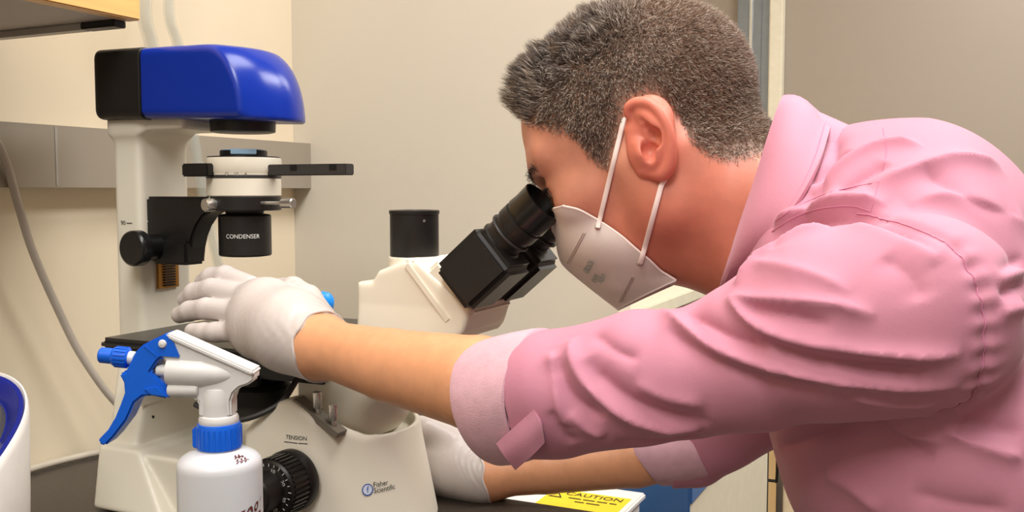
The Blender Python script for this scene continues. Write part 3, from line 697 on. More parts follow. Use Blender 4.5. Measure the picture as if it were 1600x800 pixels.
HD = obj('spray_head', *sprism([(271, 519), (277, 520), (404, 574), (407, 580), (406, 592), (397, 598), (384, 602), (374, 611), (370, 622), (370, 648), (319, 648), (319, 625), (314, 619), (276, 617), (272, 612), (272, 565), (262, 556), (254, 548)], -0.0085, 0.0085, 0.0018), 'spray_white', SB)
obj('head_stem', *lathe([(0.0122, 0), (0.0120, 0.012), (0.0118, 0.02), (0.0105, 0.0245), (0.006, 0.026), (0.0, 0.0262)], BC + UP * 0.170, UP, 36), 'spray_white', HD)
ba = np.array([BC[0], BC[1], 0]) + CR * (270 - 345) * K + UP * zpy(578)
obj('pump_barrel', *lathe([(0.0, -0.008), (0.0045, -0.008), (0.0045, 0.0), (0.0105, 0.0002), (0.0108, 0.002), (0.0108, 0.025), (0.0102, 0.027), (0.0085, 0.036), (0.004, 0.052), (0.0, 0.054)], ba - CF * 0.003, nrm(CR - 0.06 * UP), 30), 'spray_white', HD)
bb = np.array([BC[0], BC[1], 0]) + CR * (272 - 345) * K + UP * zpy(606)
obj('inlet_barrel', *lathe([(0.0045, 0), (0.005, 0.001), (0.005, 0.021), (0.004, 0.022)], bb - CF * 0.0065, CR, 20), 'spray_white', HD)
obj('top_rib', *sprism([(272, 517.5), (279, 519), (408, 576), (407, 583), (400, 582), (275, 527)], -0.0105, 0.0105, 0.0012), 'spray_white', HD)
TRG = obj('trigger', *sprism([(235, 536), (252, 527), (272, 518), (280, 522), (287, 532), (295, 552), (294, 558), (264, 556), (257, 561), (246, 577), (267, 597), (277, 615), (271, 619), (248, 614), (233, 615), (220, 625), (213, 640), (207, 652), (187, 677), (172, 692), (161, 687), (163, 681), (177, 667), (189, 648), (197, 630), (205, 610), (204, 594), (197, 580), (207, 578), (225, 545)], -0.0098, 0.0098, 0.0016), 'spray_blue', SB)
obj('trigger_crease', *sprism([(236, 537), (240, 536), (262, 553), (259, 556)], 0.0096, 0.0104, 0.0003), 'spray_blue', TRG)
obj('trigger_web', *sprism([(236, 603), (256, 599), (275, 616), (248, 612)], 0.0092, 0.0112, 0.0004), 'spray_blue', TRG)
hp = np.array([BC[0], BC[1], 0]) + CR * (266.5 - 345) * K + UP * zpy(534)
obj('hinge_pin', *lathe([(0.0033, 0), (0.0033, 0.0205), (0.0024, 0.0222), (0.0, 0.0228)], hp + CF * 0.011, -CF, 20), 'spray_white', SB)
nz = np.array([BC[0], BC[1], 0]) + CR * (215 - 345) * K + UP * zpy(560)
nd = nrm(-CR + 0.10 * UP)
obj('nozzle_neck', *cyl(nz, nd, 0.0050, 0.010, 20), 'spray_white', SB)
NZ = obj('nozzle', *lathe([(0.0058, 0), (0.0072, 0.0008), (0.0072, 0.0098), (0.0064, 0.0115), (0.0057, 0.012), (0.0057, 0.0205), (0.0048, 0.0215), (0.002, 0.0216), (0.002, 0.019), (0.0, 0.019)], nz + nd * 0.0042, nd, 32), 'spray_blue', SB)
for k in range(16):
    a = k / 16 * 2 * math.pi; u, v, w = frame(nd); rd = math.cos(a) * u + math.sin(a) * v
    obj('nozzle_rib', *box((-0.0006, 0.001, -0.0003), (0.0006, 0.0095, 0.0006), o=nz + nd * 0.0042 + rd * 0.0072, ux=np.cross(w, rd), uy=w, uz=rd), 'spray_blue', NZ)
# handwriting on the bottle: 70% on the side, a scribble on the shoulder
tv, tf = text_geo('70%', 0.021); tv = tv @ np.array([[0.8, 0.0], [0.25, 1.0]])
ang = lambda x: x / 0.0304
ph0 = 0.92  # around the bottle from the camera-facing line towards the right
def cylmap(tv, phi, z0, r=0.0305):
    p = phi + tv[:, 0] / r
    return BC + r * (np.outer(np.sin(p), CR) - np.outer(np.cos(p), CF)) + np.outer(z0 + tv[:, 1], UP)
obj('handwritten_70', cylmap(tv @ np.array([[1, 0.22], [-0.0, 1]]), 1.02, 0.1035), tf, 'marker_red', BODY)
def shoulder(phi, t):  # t from the rim (0) to the neck (1)
    r = 0.0292 - 0.0125 * t; z = 0.1408 + 0.0087 * t ** 0.6
    return BC + r * (math.sin(phi) * CR - math.cos(phi) * CF) + UP * (z + 0.0004)
rs = random.Random(3); sc = []
for (p0, t0, strokes) in ((0.75, 0.55, 5), (0.72, 0.25, 6)):
    pts = []
    for k in range(strokes * 3):
        pts.append(shoulder(p0 + 0.16 * k / 3 * 0.42 + 0.05 * (k % 2), t0 + (0.16 if k % 3 == 0 else -0.05) * (1 if k % 2 else -0.6)))
    sc.append(tube(spline(pts, 4), 0.00035, 5))
obj('handwritten_scribble', *merge(*sc), 'marker_red', BODY)

# ------------------------------------------------------------------ bench-top instrument at the left edge
mat('instrument_white', (238, 232, 224), 0.35); mat('instrument_blue', (28, 36, 120), 0.3); mat('smoked_lid', (70, 68, 66), 0.18, coat=0.4); mat('lid_grey', (112, 108, 104), 0.25)
DC = np.array([0.0855, -0.306, 0.0]) - 0.0190 * CR
def sq(r, zf, n=72, e=2.4, tilt=0.55):
    a = np.arange(n) / n * 2 * math.pi; c, s = np.cos(a), np.sin(a); k = (np.abs(c) ** e + np.abs(s) ** e) ** (-1 / e) * r
    P = DC + np.outer(c * k, CR) + np.outer(s * k, CF); z = zf + tilt * (s * k); P[:, 2] = z; return P
ID = empty('mini_centrifuge', (DC[0], DC[1], 0), 'white rounded bench instrument with a blue ring and smoked lid at the left edge', 'centrifuge')
def body_ring(r, f):  # f: 0 bench, 1 top
    P = sq(r, 0.1295); P[:, 2] = 0.0008 + (P[:, 2] - 0.0008) * f; return P
obj('housing', *rings([body_ring(0.080, 0.0), body_ring(0.083, 0.02), body_ring(0.0855, 0.5), body_ring(0.0868, 0.93), body_ring(0.0862, 0.975), body_ring(0.0852, 0.995), body_ring(0.0840, 1.0), body_ring(0.0832, 0.985), body_ring(0.0825, 0.93)]), 'instrument_white', ID)
obj('blue_ring', *rings([sq(0.0832, 0.120), sq(0.0832, 0.126), sq(0.0822, 0.1285), sq(0.0790, 0.1285), sq(0.0765, 0.125), sq(0.070, 0.120), sq(0.068, 0.111)]), 'instrument_blue', ID)
LD = obj('smoked_lid', *rings([sq(0.0690, 0.111), sq(0.0690, 0.1205), sq(0.066, 0.125), sq(0.050, 0.1295), sq(0.02, 0.132)]), 'smoked_lid', ID)
obj('lid_band', *rings([sq(0.0645, 0.1256), sq(0.058, 0.1278), sq(0.056, 0.1281), sq(0.0625, 0.1262)], cap=False, closed=True), 'lid_grey', LD)
# ------------------------------------------------------------------ the person at the eyepieces
def attr_mat(name, rough, bump, sss=0.0, sheen=0.0, spec=0.4, mott=(60, 0.05), weave=None):
    m = bpy.data.materials.new(name); m.use_nodes = True; nt = m.node_tree; b = nt.nodes['Principled BSDF']
    at = nt.nodes.new('ShaderNodeAttribute'); at.attribute_name = 'tint'
    tc = nt.nodes.new('ShaderNodeTexCoord'); n = nt.nodes.new('ShaderNodeTexNoise'); n.inputs['Scale'].default_value = mott[0]; n.inputs['Detail'].default_value = 5
    nt.links.new(tc.outputs['Object'], n.inputs['Vector'])
    mr = nt.nodes.new('ShaderNodeMapRange'); mr.inputs['From Min'].default_value = 0.3; mr.inputs['From Max'].default_value = 0.7; mr.inputs['To Min'].default_value = 1 - mott[1]; mr.inputs['To Max'].default_value = 1 + mott[1]
    nt.links.new(n.outputs['Fac'], mr.inputs['Value'])
    mx = nt.nodes.new('ShaderNodeMix'); mx.data_type = 'RGBA'; mx.blend_type = 'MULTIPLY'; mx.inputs['Factor'].default_value = 1
    nt.links.new(at.outputs['Color'], mx.inputs['A']); nt.links.new(mr.outputs['Result'], mx.inputs['B']); nt.links.new(mx.outputs['Result'], b.inputs['Base Color'])
    b.inputs['Roughness'].default_value = rough; b.inputs['Specular IOR Level'].default_value = spec
    if sss: b.inputs['Subsurface Weight'].default_value = sss; b.inputs['Subsurface Radius'].default_value = (1.0, 0.35, 0.2); b.inputs['Subsurface Scale'].default_value = 0.004
    if sheen: b.inputs['Sheen Weight'].default_value = sheen; b.inputs['Sheen Roughness'].default_value = 0.45
    h = nt.nodes.new('ShaderNodeTexNoise'); h.inputs['Scale'].default_value = bump[0]; h.inputs['Detail'].default_value = 4
    nt.links.new(tc.outputs['Object'], h.inputs['Vector'])
    bp = nt.nodes.new('ShaderNodeBump'); bp.inputs['Strength'].default_value = bump[1]; bp.inputs['Distance'].default_value = 0.001
    nt.links.new(h.outputs['Fac'], bp.inputs['Height']); nt.links.new(bp.outputs['Normal'], b.inputs['Normal'])
    if weave:
        wv = nt.nodes.new('ShaderNodeTexWave'); wv.inputs['Scale'].default_value = weave; wv.inputs['Distortion'].default_value = 1.5; wv.bands_direction = 'DIAGONAL'
        nt.links.new(tc.outputs['Object'], wv.inputs['Vector'])
        b2 = nt.nodes.new('ShaderNodeBump'); b2.inputs['Strength'].default_value = 0.12; b2.inputs['Distance'].default_value = 0.0006
        nt.links.new(wv.outputs['Fac'], b2.inputs['Height']); nt.links.new(bp.outputs['Normal'], b2.inputs['Normal']); nt.links.new(b2.outputs['Normal'], b.inputs['Normal'])
    MATS[name] = m; return m
attr_mat('skin', 0.48, (700, 0.10), sss=0.18, mott=(90, 0.055))
attr_mat('hair_strands', 0.40, (300, 0.0), spec=0.5, mott=(300, 0.1))
attr_mat('shirt_cloth', 0.72, (900, 0.10), sheen=0.15, spec=0.25, mott=(25, 0.02), weave=900)
mat('collar_cloth', (196, 134, 154), 0.72, noise=(25, 0.02), bump=(1200, 0.15), sheen=0.15, spec=0.25)
mat('cuff_cloth', (204, 162, 174), 0.75, noise=(120, 0.05), bump=(900, 0.2), sheen=0.15, spec=0.25)
mat('seam_thread', (196, 124, 152), 0.8)
mat('glove_vinyl', (200, 190, 186), 0.36, noise=(14, 0.03), bump=(160, 0.12), sss=0.1)
mat('mask_cloth', (222, 212, 208), 0.75, noise=(30, 0.02), bump=(1500, 0.12))
mat('mask_seam', (188, 172, 166), 0.8); mat('mask_print', (92, 142, 140), 0.7)
mat('loop_white', (236, 222, 216), 0.7)
mat('eye_white', (226, 216, 208), 0.15); mat('eye_iris', (60, 44, 34), 0.12)
mat('trouser_cloth', (40, 42, 52), 0.8)
mat('shoe_black', (26, 24, 24), 0.4)
def set_tint(o, C):
    a = o.data.color_attributes.new('tint', 'FLOAT_COLOR', 'POINT')
    a.data.foreach_set('color', np.concatenate([C, np.ones((len(C), 1))], 1).astype(np.float32).ravel())

# --- head frame: f towards the face, u to the crown, l to his left (towards the camera)
TH = math.radians(30); HC0 = np.array([0.608, 0.0, 0.370])
FH = np.array([-math.cos(TH), 0, -math.sin(TH)]); UH = np.array([-math.sin(TH), 0, math.cos(TH)]); LH_ = np.array([0, -1.0, 0])
RH = np.stack([FH, UH, LH_])
hp_ = lambda f, u, l=0.0: HC0 + f * FH + u * UH + l * LH_
def hell(f, u, l, rf, ru, rl): return ell(hp_(f, u, l), (rf, ru, rl), RH)
head = Union()
head.add(hell(-0.012, 0.043, 0, 0.096, 0.083, 0.0735))
head.add(hell(0.032, 0.048, 0, 0.066, 0.066, 0.064), 0.03)
head.add(hell(0.048, -0.018, 0, 0.050, 0.072, 0.054), 0.03)
head.add(hell(0.03, -0.05, 0, 0.045, 0.045, 0.05), 0.02)
for sg in (-1, 1):
    head.add(cap(hp_(0.000, -0.050, sg * 0.051), hp_(0.068, -0.079, sg * 0.014), 0.018, 0.015), 0.022)
    head.add(cap(hp_(0.004, -0.010, sg * 0.060), hp_(0.000, -0.055, sg * 0.051), 0.014, 0.018), 0.02)
    head.add(hell(0.056, -0.008, sg * 0.045, 0.028, 0.018, 0.018), 0.018)
    head.add(cap(hp_(0.0925, 0.036, sg * 0.012), hp_(0.070, 0.040, sg * 0.050), 0.0115, 0.010), 0.016)
head.add(cap(hp_(0.094, 0.022), hp_(0.106, -0.014), 0.008, 0.011), 0.012)
head.add(cap(hp_(0.076, -0.050), hp_(0.074, -0.080), 0.017, 0.016), 0.02)
# neck
head.add(cap((0.640, 0, 0.348), (0.790, 0, 0.296), 0.0585, 0.066), 0.035)
head.add(cap((0.600, 0, 0.31), (0.72, 0, 0.275), 0.032, 0.050), 0.03)
for sg in (-1, 1):
    head.add(cap(hp_(-0.038, -0.020, sg * 0.056), (0.700, -sg * 0.030, 0.262), 0.014, 0.014), 0.018)
sock = [ell(hp_(0.099, 0.017, sg * 0.033), (0.017, 0.012, 0.017), RH) for sg in (-1, 1)]
lid = [ell(hp_(0.0765, 0.014, sg * 0.033), (0.0135, 0.0125, 0.015), RH) for sg in (-1, 1)]
# arms and hands
SHL = atY(1430, 490, -0.165); UA2 = atY(1235, 530, -0.178); UA1 = atY(1060, 584, -0.186); ELB = atY(872, 622, -0.192); WRL = atY(497, 541, -0.118)
SHR = np.array([0.805, 0.165, 0.24]); ELR = atY(1085, 701, 0.195); WRR = atY(757, 742, 0.115)
def hand_parts(fin, thumb, palm, r=0.0088):
    return fin, thumb, palm
g = lambda px, py, Y: atY(px, py, Y)
LHAND = dict(
    fingers=[
        [g(392, 449, -0.055), g(352, 432, -0.050), g(330, 434, -0.048), g(318, 441, -0.047)],
        [g(382, 463, -0.075), g(330, 452, -0.072), g(304, 458, -0.070), g(291, 468, -0.068)],
        [g(376, 489, -0.093), g(322, 482, -0.092), g(296, 486, -0.090), g(281, 492, -0.088)],
        [g(380, 519, -0.106), g(336, 519, -0.107), g(318, 519, -0.106), g(301, 517, -0.105)]],
    thumb=[g(497, 500, -0.085), g(480, 468, -0.065), g(458, 452, -0.050), g(437, 450, -0.040)],
    palm=[(WRL, 0.0245), (g(455, 517, -0.112), 0.031), (g(418, 484, -0.088), 0.026), (g(420, 509, -0.100), 0.027), (g(398, 466, -0.074), 0.0175), (g(396, 497, -0.094), 0.0175), (g(396, 521, -0.104), 0.0155)])
RHAND = dict(
    fingers=[
        [g(668, 700, 0.135), g(632, 690, 0.150), g(612, 700, 0.142), g(602, 716, 0.132)],
        [g(664, 716, 0.130), g(628, 714, 0.146), g(608, 722, 0.138), g(600, 738, 0.128)],
        [g(664, 733, 0.126), g(630, 735, 0.140), g(612, 742, 0.132), g(604, 754, 0.122)],
        [g(670, 748, 0.122), g(640, 752, 0.132), g(624, 756, 0.126), g(616, 762, 0.118)]],
    thumb=[g(705, 690, 0.112), g(668, 671, 0.104), g(640, 664, 0.101), g(612, 668, 0.103)],
    palm=[(WRR, 0.0245), (g(718, 728, 0.118), 0.029), (g(690, 712, 0.122), 0.027), (g(682, 736, 0.124), 0.024), (g(664, 700, 0.120), 0.018), (g(672, 742, 0.123), 0.017)])
def add_hand(U, H, grow):
    for p, r in H['palm']:
        U.add(ell(p, (r + grow,) * 3), 0.022)
    P = H['palm']
    for i, j in ((0, 1), (1, 2), (1, 3)):
        U.add(cap(P[i][0], P[j][0], P[i][1] * 0.95 + grow, P[j][1] * 0.95 + grow), 0.018)
    for k, fg in enumerate(H['fingers']):
        rr = (0.0105, 0.0103, 0.0098, 0.0088)[k] + grow
        U.add(chain(fg, [rr * 1.06, rr, rr * 0.95, rr * 0.82]), 0.0055)
    t = H['thumb']; U.add(chain(t, [0.016 + grow, 0.0135 + grow, 0.0115 + grow, 0.0095 + grow]), 0.008)
body = Union(); body.it = list(head.it)
def limb(U, pts, rad, k): U.add(chain(pts, rad), k)
mid = lambda a, b, t: a + (b - a) * t
limb(body, [SHL, UA2, UA1, ELB], [0.046, 0.040, 0.032, 0.029], 0.02)
limb(body, [ELB, mid(ELB, WRL, 0.28) - [0, 0, 0.002], mid(ELB, WRL, 0.65) - [0, 0, 0.003], mid(ELB, WRL, 1.0), mid(ELB, WRL, 1.12)], [0.029, 0.0360, 0.0300, 0.0235, 0.0230], 0.02)
limb(body, [SHR, ELR], [0.044, 0.029], 0.02)
limb(body, [ELR, mid(ELR, WRR, 0.28), mid(ELR, WRR, 0.7), WRR], [0.029, 0.0335, 0.0285, 0.0245], 0.02)
for H in (LHAND, RHAND): add_hand(body, H, -0.002)
body.add(ell((0.805, 0, 0.22), (0.095, 0.145, 0.12)), 0.04)
body.add(ell((0.885, 0, -0.02), (0.105, 0.14, 0.21)), 0.05)
body.add(ell((0.945, 0, -0.20), (0.125, 0.165, 0.12)), 0.04)
for sg in (-1, 1): body.add(chain([(0.95, sg * 0.085, -0.25), (0.945, sg * 0.09, -0.52), (0.975, sg * 0.095, -0.84)], [0.085, 0.055, 0.04]), 0.03)
def body_sdf(P):
    d = body(P)
    if P[:, 0].min() < 0.60 and P[:, 2].max() > 0.28:
        for s_ in sock: d = smax(d, -s_(P), 0.010)
        for s_ in lid: d = smin(d, s_(P), 0.004)
    return d
PV, PQ = sdf_mesh(body_sdf, (0.20, -0.28, -0.9), (1.10, 0.30, 0.53), 0.0026)
# --- ear: helix, antihelix, tragus, lobe, concha (finer grid, joined to the body)
YE = -0.0745
def e_(cx, cy, dy=0.0):  # ear outline read off the enlarged photograph
    return atY(950 + cx / 5.0, 140 + cy / 5.0, YE - dy)
def chain2(pts, rad):  # densely resampled, so that the rim keeps an even swell
    q = spline(np.concatenate([np.array(pts), np.array(rad)[:, None]], 1), 5); fs = [cap(q[i, :3], q[i + 1, :3], q[i, 3], q[i + 1, 3]) for i in range(len(q) - 1)]
    def f(P):
        d = fs[0](P)
        for g_ in fs[1:]: d = np.minimum(d, g_(P))
        return d
    f.bb = (np.min([g_.bb[0] for g_ in fs], 0), np.max([g_.bb[1] for g_ in fs], 0)); return f
ear = Union()
ear.add(ell(mid(e_(330, 240), e_(330, 240), 0), (0.0185, 0.0065, 0.020)), 0)
plate = [e_(300, 180, .003), e_(380, 260, .004), (e_(420, 400, .004)), e_(410, 540, .002), e_(400, 630, .0)]
ear.add(chain2(plate, [0.0105, 0.0115, 0.0105, 0.0095, 0.0075]), 0.006)
ear.add(chain2([e_(205, 225, .003), e_(165, 195, .006), e_(168, 135, .0085), e_(235, 100, .0105), e_(330, 112, .012), (e_(405, 180, .013)), e_(458, 270, .013), e_(488, 380, .012), e_(492, 490, .010), e_(475, 590, .007), e_(435, 650, .004), e_(398, 655, .002)],
              [0.0030, 0.0036, 0.0042, 0.0044, 0.0044, 0.0043, 0.0042, 0.0042, 0.0046, 0.0055, 0.0062, 0.0058]), 0.003)
ear.add(chain2([e_(300, 200, .010), e_(370, 262, .0115), e_(408, 350, .0115), e_(405, 440, .011), e_(388, 530, .009), e_(360, 575, .007)], [0.0034, 0.0040, 0.0042, 0.0042, 0.0044, 0.0044]), 0.003)
ear.add(chain2([e_(255, 440, .008), e_(268, 500, .0095), e_(290, 545, .008)], [0.0040, 0.0046, 0.0042]), 0.004)
ear.add(chain2([e_(210, 330, .0), e_(230, 500, .001), e_(290, 620, .0)], [0.0075, 0.008, 0.0075]), 0.008)
cut1 = chain([e_(300, 305, .0125), e_(350, 358, .0125), e_(368, 405, .0125)], [0.0042, 0.0066, 0.0056])
cut2 = chain([e_(305, 420, .011), e_(328, 470, .0095), e_(335, 525, .0115)], [0.0044, 0.0062, 0.0040])
cut3 = chain([e_(205, 215, .0145), e_(250, 255, .0145), e_(300, 300, .015)], [0.0020, 0.0026, 0.0034])
def ear_sdf(P):
    d = ear(P); d = smax(d, -cut1(P), 0.0025); d = smax(d, -cut2(P), 0.0020); return smax(d, -cut3(P), 0.002)
c0 = e_(330, 380)
EV, EQ = sdf_mesh(ear_sdf, c0 - 0.045, c0 + 0.045, 0.00095)
def mirror(V, Q):
    M_ = V.copy(); M_[:, 1] *= -1; return M_, Q[:, ::-1]
EV2, EQ2 = mirror(EV, EQ)
AV = np.concatenate([PV, EV, EV2]); AQ = np.concatenate([PQ, EQ + len(PV), EQ2 + len(PV) + len(EV)])
# colours of the skin: warm, redder ear, stubble on jaw, hair roots on the scalp
def hl(V): q = V - HC0; return q @ FH, q @ UH, q @ LH_
hair_line = [(818, 178), (838, 196), (866, 204), (897, 214), (918, 240), (938, 262), (952, 262), (962, 225), (972, 190), (984, 160), (1012, 146), (1040, 152), (1062, 190), (1078, 216), (1098, 240), (1130, 252), (1165, 246), (1200, 240), (1260, 236)]
HLp = np.array([(lambda q: (q @ FH, q @ UH))(atY(px, py, -0.068 if 850 < px < 1180 else -0.03) - HC0) for px, py in hair_line])
HLp = HLp[::-1]; HLp = HLp[np.argsort(HLp[:, 0])]
def hair_mask(V):
    f, u, l = hl(V); ub = np.interp(f, HLp[:, 0], HLp[:, 1], left=-0.06)
    ub = np.where(f > HLp[-1, 0], 0.5, ub)
    return np.clip((u - ub) / 0.008 + 0.5, 0, 1)
skin = np.array(srgb((204, 142, 118))); ear_c = np.array(srgb((214, 126, 106))); root = np.array(srgb((122, 100, 86))); jaw = np.array(srgb((196, 120, 98))); arm_c = np.array(srgb((214, 154, 114)))
f, u, l = hl(AV); C = np.tile(skin, (len(AV), 1))
m = np.clip((0.0 - u) / 0.05, 0, 1)[:, None] * (f > -0.08)[:, None]; C = C * (1 - m) + jaw * m
m = np.clip((0.56 - AV[:, 0]) / 0.03, 0, 1) * (AV[:, 2] < 0.27); m = np.maximum(m, (AV[:, 1] > 0.09) * (AV[:, 2] < 0.2)); C = C * (1 - m[:, None]) + arm_c * m[:, None]
isear = np.zeros(len(AV)); isear[len(PV):] = 1; C = np.where(isear[:, None] > 0, ear_c, C)
ne = np.exp(-(np.linalg.norm(AV - (c0 + [0.01, 0, 0.0]), axis=1) / 0.022) ** 2) * (1 - isear) * 0.6; C = C * (1 - ne[:, None]) + ear_c * ne[:, None]
nz_ = (np.sin(AV[:, 0] * 900) * np.sin(AV[:, 2] * 1100 + AV[:, 0] * 300)) * 0.004
hm = hair_mask(AV + nz_[:, None] * np.array([0, 0, 1.0])) * (1 - isear) * (AV[:, 2] > 0.3) * (AV[:, 0] < 0.76); C = C * (1 - hm[:, None] * 0.85) + root * hm[:, None] * 0.85
ME = obj('person', AV, AQ, 'skin', origin=(0.95, 0.0, -0.9), angle=None,
         label='man in a rolled-sleeve pink shirt, white mask and gloves bending to the eyepieces', cat='person')
set_tint(ME, C)
PT_ = bvh(AV, AQ)

# --- hair: short strands, longer and darker on the top front, greying at the sides
def scatter(V, Q, w, n):
    A = V[Q]; area = np.linalg.norm(np.cross(A[:, 2] - A[:, 0], A[:, 3] - A[:, 1]), axis=1) * 0.5 * w[Q].mean(1)
    i = RNG.choice(len(Q), n, p=area / area.sum()); s, t = RNG.random((2, n, 1))
    return (A[i, 0] * (1 - s) + A[i, 1] * s) * (1 - t) + (A[i, 3] * (1 - s) + A[i, 2] * s) * t, i
hw = hair_mask(PV) * (PV[:, 2] > 0.3) * (PV[:, 0] < 0.735)
_f, _u, _l = hl(PV); hw = hw * np.clip(0.25 + (_u - np.interp(_f, HLp[:, 0], HLp[:, 1], left=-0.06)) / 0.03, 0.2, 1)
HN = 60000
R0, fi = scatter(PV, PQ, hw, HN)
PN = vnormals(PV, PQ); Nn = PN[PQ[fi, 0]]
ff, uu, ll = hl(R0)
top = np.clip((uu - 0.075) / 0.03, 0, 1) * np.clip((ff + 0.07) / 0.05, 0, 1); front_ = np.clip((ff - 0.02) / 0.06, 0, 1) * np.clip((uu - 0.055) / 0.03, 0, 1)
back = np.clip((-0.03 - ff) / 0.05, 0, 1)
ub = np.interp(ff, HLp[:, 0], HLp[:, 1], left=-0.06); edge = np.clip((uu - ub) / 0.03, 0.25, 1)
Ln = (0.0068 + 0.010 * top + 0.014 * front_) * (0.55 + 0.45 * edge) * (0.75 + 0.5 * RNG.random(HN))
comb = np.where(front_[:, None] > 0.3, 0.55 * FH + 0.25 * UH, -0.75 * UH + 0.0 * FH) + back[:, None] * (-0.25 * FH)
comb = comb + top[:, None] * (0.75 * UH + 0.2 * FH)
Dn = Nn * (0.55 + 0.35 * np.maximum(top, front_))[:, None] + comb * 0.8 + RNG.normal(0, 0.28, (HN, 3)); Dn -= Nn * np.minimum((Dn * Nn).sum(1) - 0.25, 0)[:, None]
Dn /= np.linalg.norm(Dn, axis=1, keepdims=True)
curl = RNG.normal(0, 0.35, (HN, 3)); curl -= Dn * (curl * Dn).sum(1, keepdims=True)
S1 = np.cross(Dn, RNG.normal(size=(HN, 3))); S1 /= np.linalg.norm(S1, axis=1, keepdims=True); S2 = np.cross(Dn, S1)
wd_ = (0.00019 + 0.00008 * RNG.random(HN))[:, None]
# the longer front hair gathers into small tufts
tip = R0 + Dn * Ln[:, None] + curl * (Ln * 0.5)[:, None]
fs_ = np.nonzero(np.maximum(front_, top * (ff > -0.03)) > 0.25)[0]; cs_ = RNG.choice(fs_, 260, replace=False)
ci = np.concatenate([np.argmin(((R0[q][:, None] - R0[cs_][None]) ** 2).sum(2), 1) for q in np.array_split(fs_, 20)])
pull = np.zeros((HN, 3)); pull[fs_] = (tip[cs_][ci] + 0.25 * (R0[cs_][ci] - tip[cs_][ci]) * 0 - tip[fs_]) * (0.62 * np.clip(np.maximum(front_, top)[fs_] * 1.3, 0, 1))[:, None]
V = np.empty((HN, 7, 3))
for r_, (t, wf) in enumerate(((0, 1.0), (0.55, 0.85))):
    c = R0 - Nn * 0.001 * (t == 0) + Dn * (Ln * t)[:, None] + curl * (Ln * t * t * 0.5)[:, None] + pull * t * t
    for k in range(3):
        a = k * 2 * math.pi / 3; V[:, r_ * 3 + k] = c + (S1 * math.cos(a) + S2 * math.sin(a)) * wd_ * wf
V[:, 6] = tip + pull
b_ = np.arange(HN)[:, None] * 7
T = [b_ + np.array(q) for q in ((0, 1, 4), (0, 4, 3), (1, 2, 5), (1, 5, 4), (2, 0, 3), (2, 3, 5), (3, 4, 6), (4, 5, 6), (5, 3, 6))]
dark = np.array(srgb((70, 60, 56))); brown = np.array(srgb((138, 112, 94))); grey = np.array(srgb((196, 182, 168)))
tb = np.clip(0.15 + 0.9 * back + 0.25 * (1 - top) - 0.5 * front_, 0, 1)[:, None]; hc = dark * (1 - tb) + brown * tb
pg = np.clip(0.10 + 0.28 * (1 - top) * (1 - back) + 0.05 * back, 0, 1); isg = (RNG.random(HN) < pg)[:, None]
hc = np.where(isg, grey, hc) * (0.75 + 0.5 * RNG.random((HN, 1)))
HO = obj('hair', V.reshape(-1, 3), np.concatenate(T), 'hair_strands', ME, angle=None, kind='stuff', label='short dark hair greying at the sides')
set_tint(HO, np.repeat(hc, 7, 0))
# eyebrow, eyelashes, eyes
def lashes(name, pts, n, ln, base, jit, col):
    pts = spline(pts, 6); i = RNG.integers(0, len(pts) - 1, n); t = RNG.random((n, 1)); r0 = pts[i] * (1 - t) + pts[i + 1] * t + RNG.normal(0, jit, (n, 3))
    d = np.asarray(base) + RNG.normal(0, 0.25, (n, 3)); d /= np.linalg.norm(d, axis=1, keepdims=True); s = np.cross(d, [0.2, 1, 0.1]); s /= np.linalg.norm(s, axis=1, keepdims=True); s2 = np.cross(d, s)
    L = ln * (0.7 + 0.6 * RNG.random((n, 1))); V = np.stack([r0 + s * 0.0002, r0 - s * 0.0001 + s2 * 0.00017, r0 - s * 0.0001 - s2 * 0.00017, r0 + d * L], 1).reshape(-1, 3)
    b = np.arange(n)[:, None] * 4; F_ = np.concatenate([b + np.array(q) for q in ((0, 1, 3), (1, 2, 3), (2, 0, 3))])
    o = obj(name, V, F_, 'hair_strands', ME, angle=None, kind='stuff'); set_tint(o, np.tile(np.array(srgb(col)), (len(V), 1)))
for sg in (-1, 1):
    bp_ = []
    for fq, uq, lq in ((0.104, 0.030, 0.010), (0.103, 0.035, 0.022), (0.095, 0.037, 0.036), (0.083, 0.034, 0.050)):
        p = hp_(fq, uq, sg * lq); h_ = PT_.find_nearest(Vector(p)); bp_.append(np.array(h_[0]))
    lashes('eyebrow', bp_, 420, 0.007, 0.3 * FH - 0.5 * FH + sg * 0.6 * LH_ - 0.1 * UH, 0.0016, (44, 34, 30))
    ec = hp_(0.0785, 0.0125, sg * 0.033)
    EB = obj('eyeball', *lathe([(0.0, -0.0122), (0.0086, -0.0086), (0.0122, 0), (0.0105, 0.0062), (0.0056, 0.0108)], ec, FH, 28), 'eye_white', ME)
    obj('iris', *lathe([(0.0057, 0.0107), (0.004, 0.0118), (0.0, 0.0128)], ec, FH, 24), 'eye_iris', EB)
    lp = [ec + FH * 0.0125 * math.cos(a) * 0.98 + sg * LH_ * 0.0150 * math.sin(a) + UH * (0.0035 - 0.002 * abs(a)) for a in (-0.9, -0.4, 0.1, 0.6, 1.1)]
    lashes('eyelashes', lp, 130, 0.0085, 0.75 * FH - 0.35 * UH + 0.25 * sg * LH_, 0.0005, (26, 20, 18))
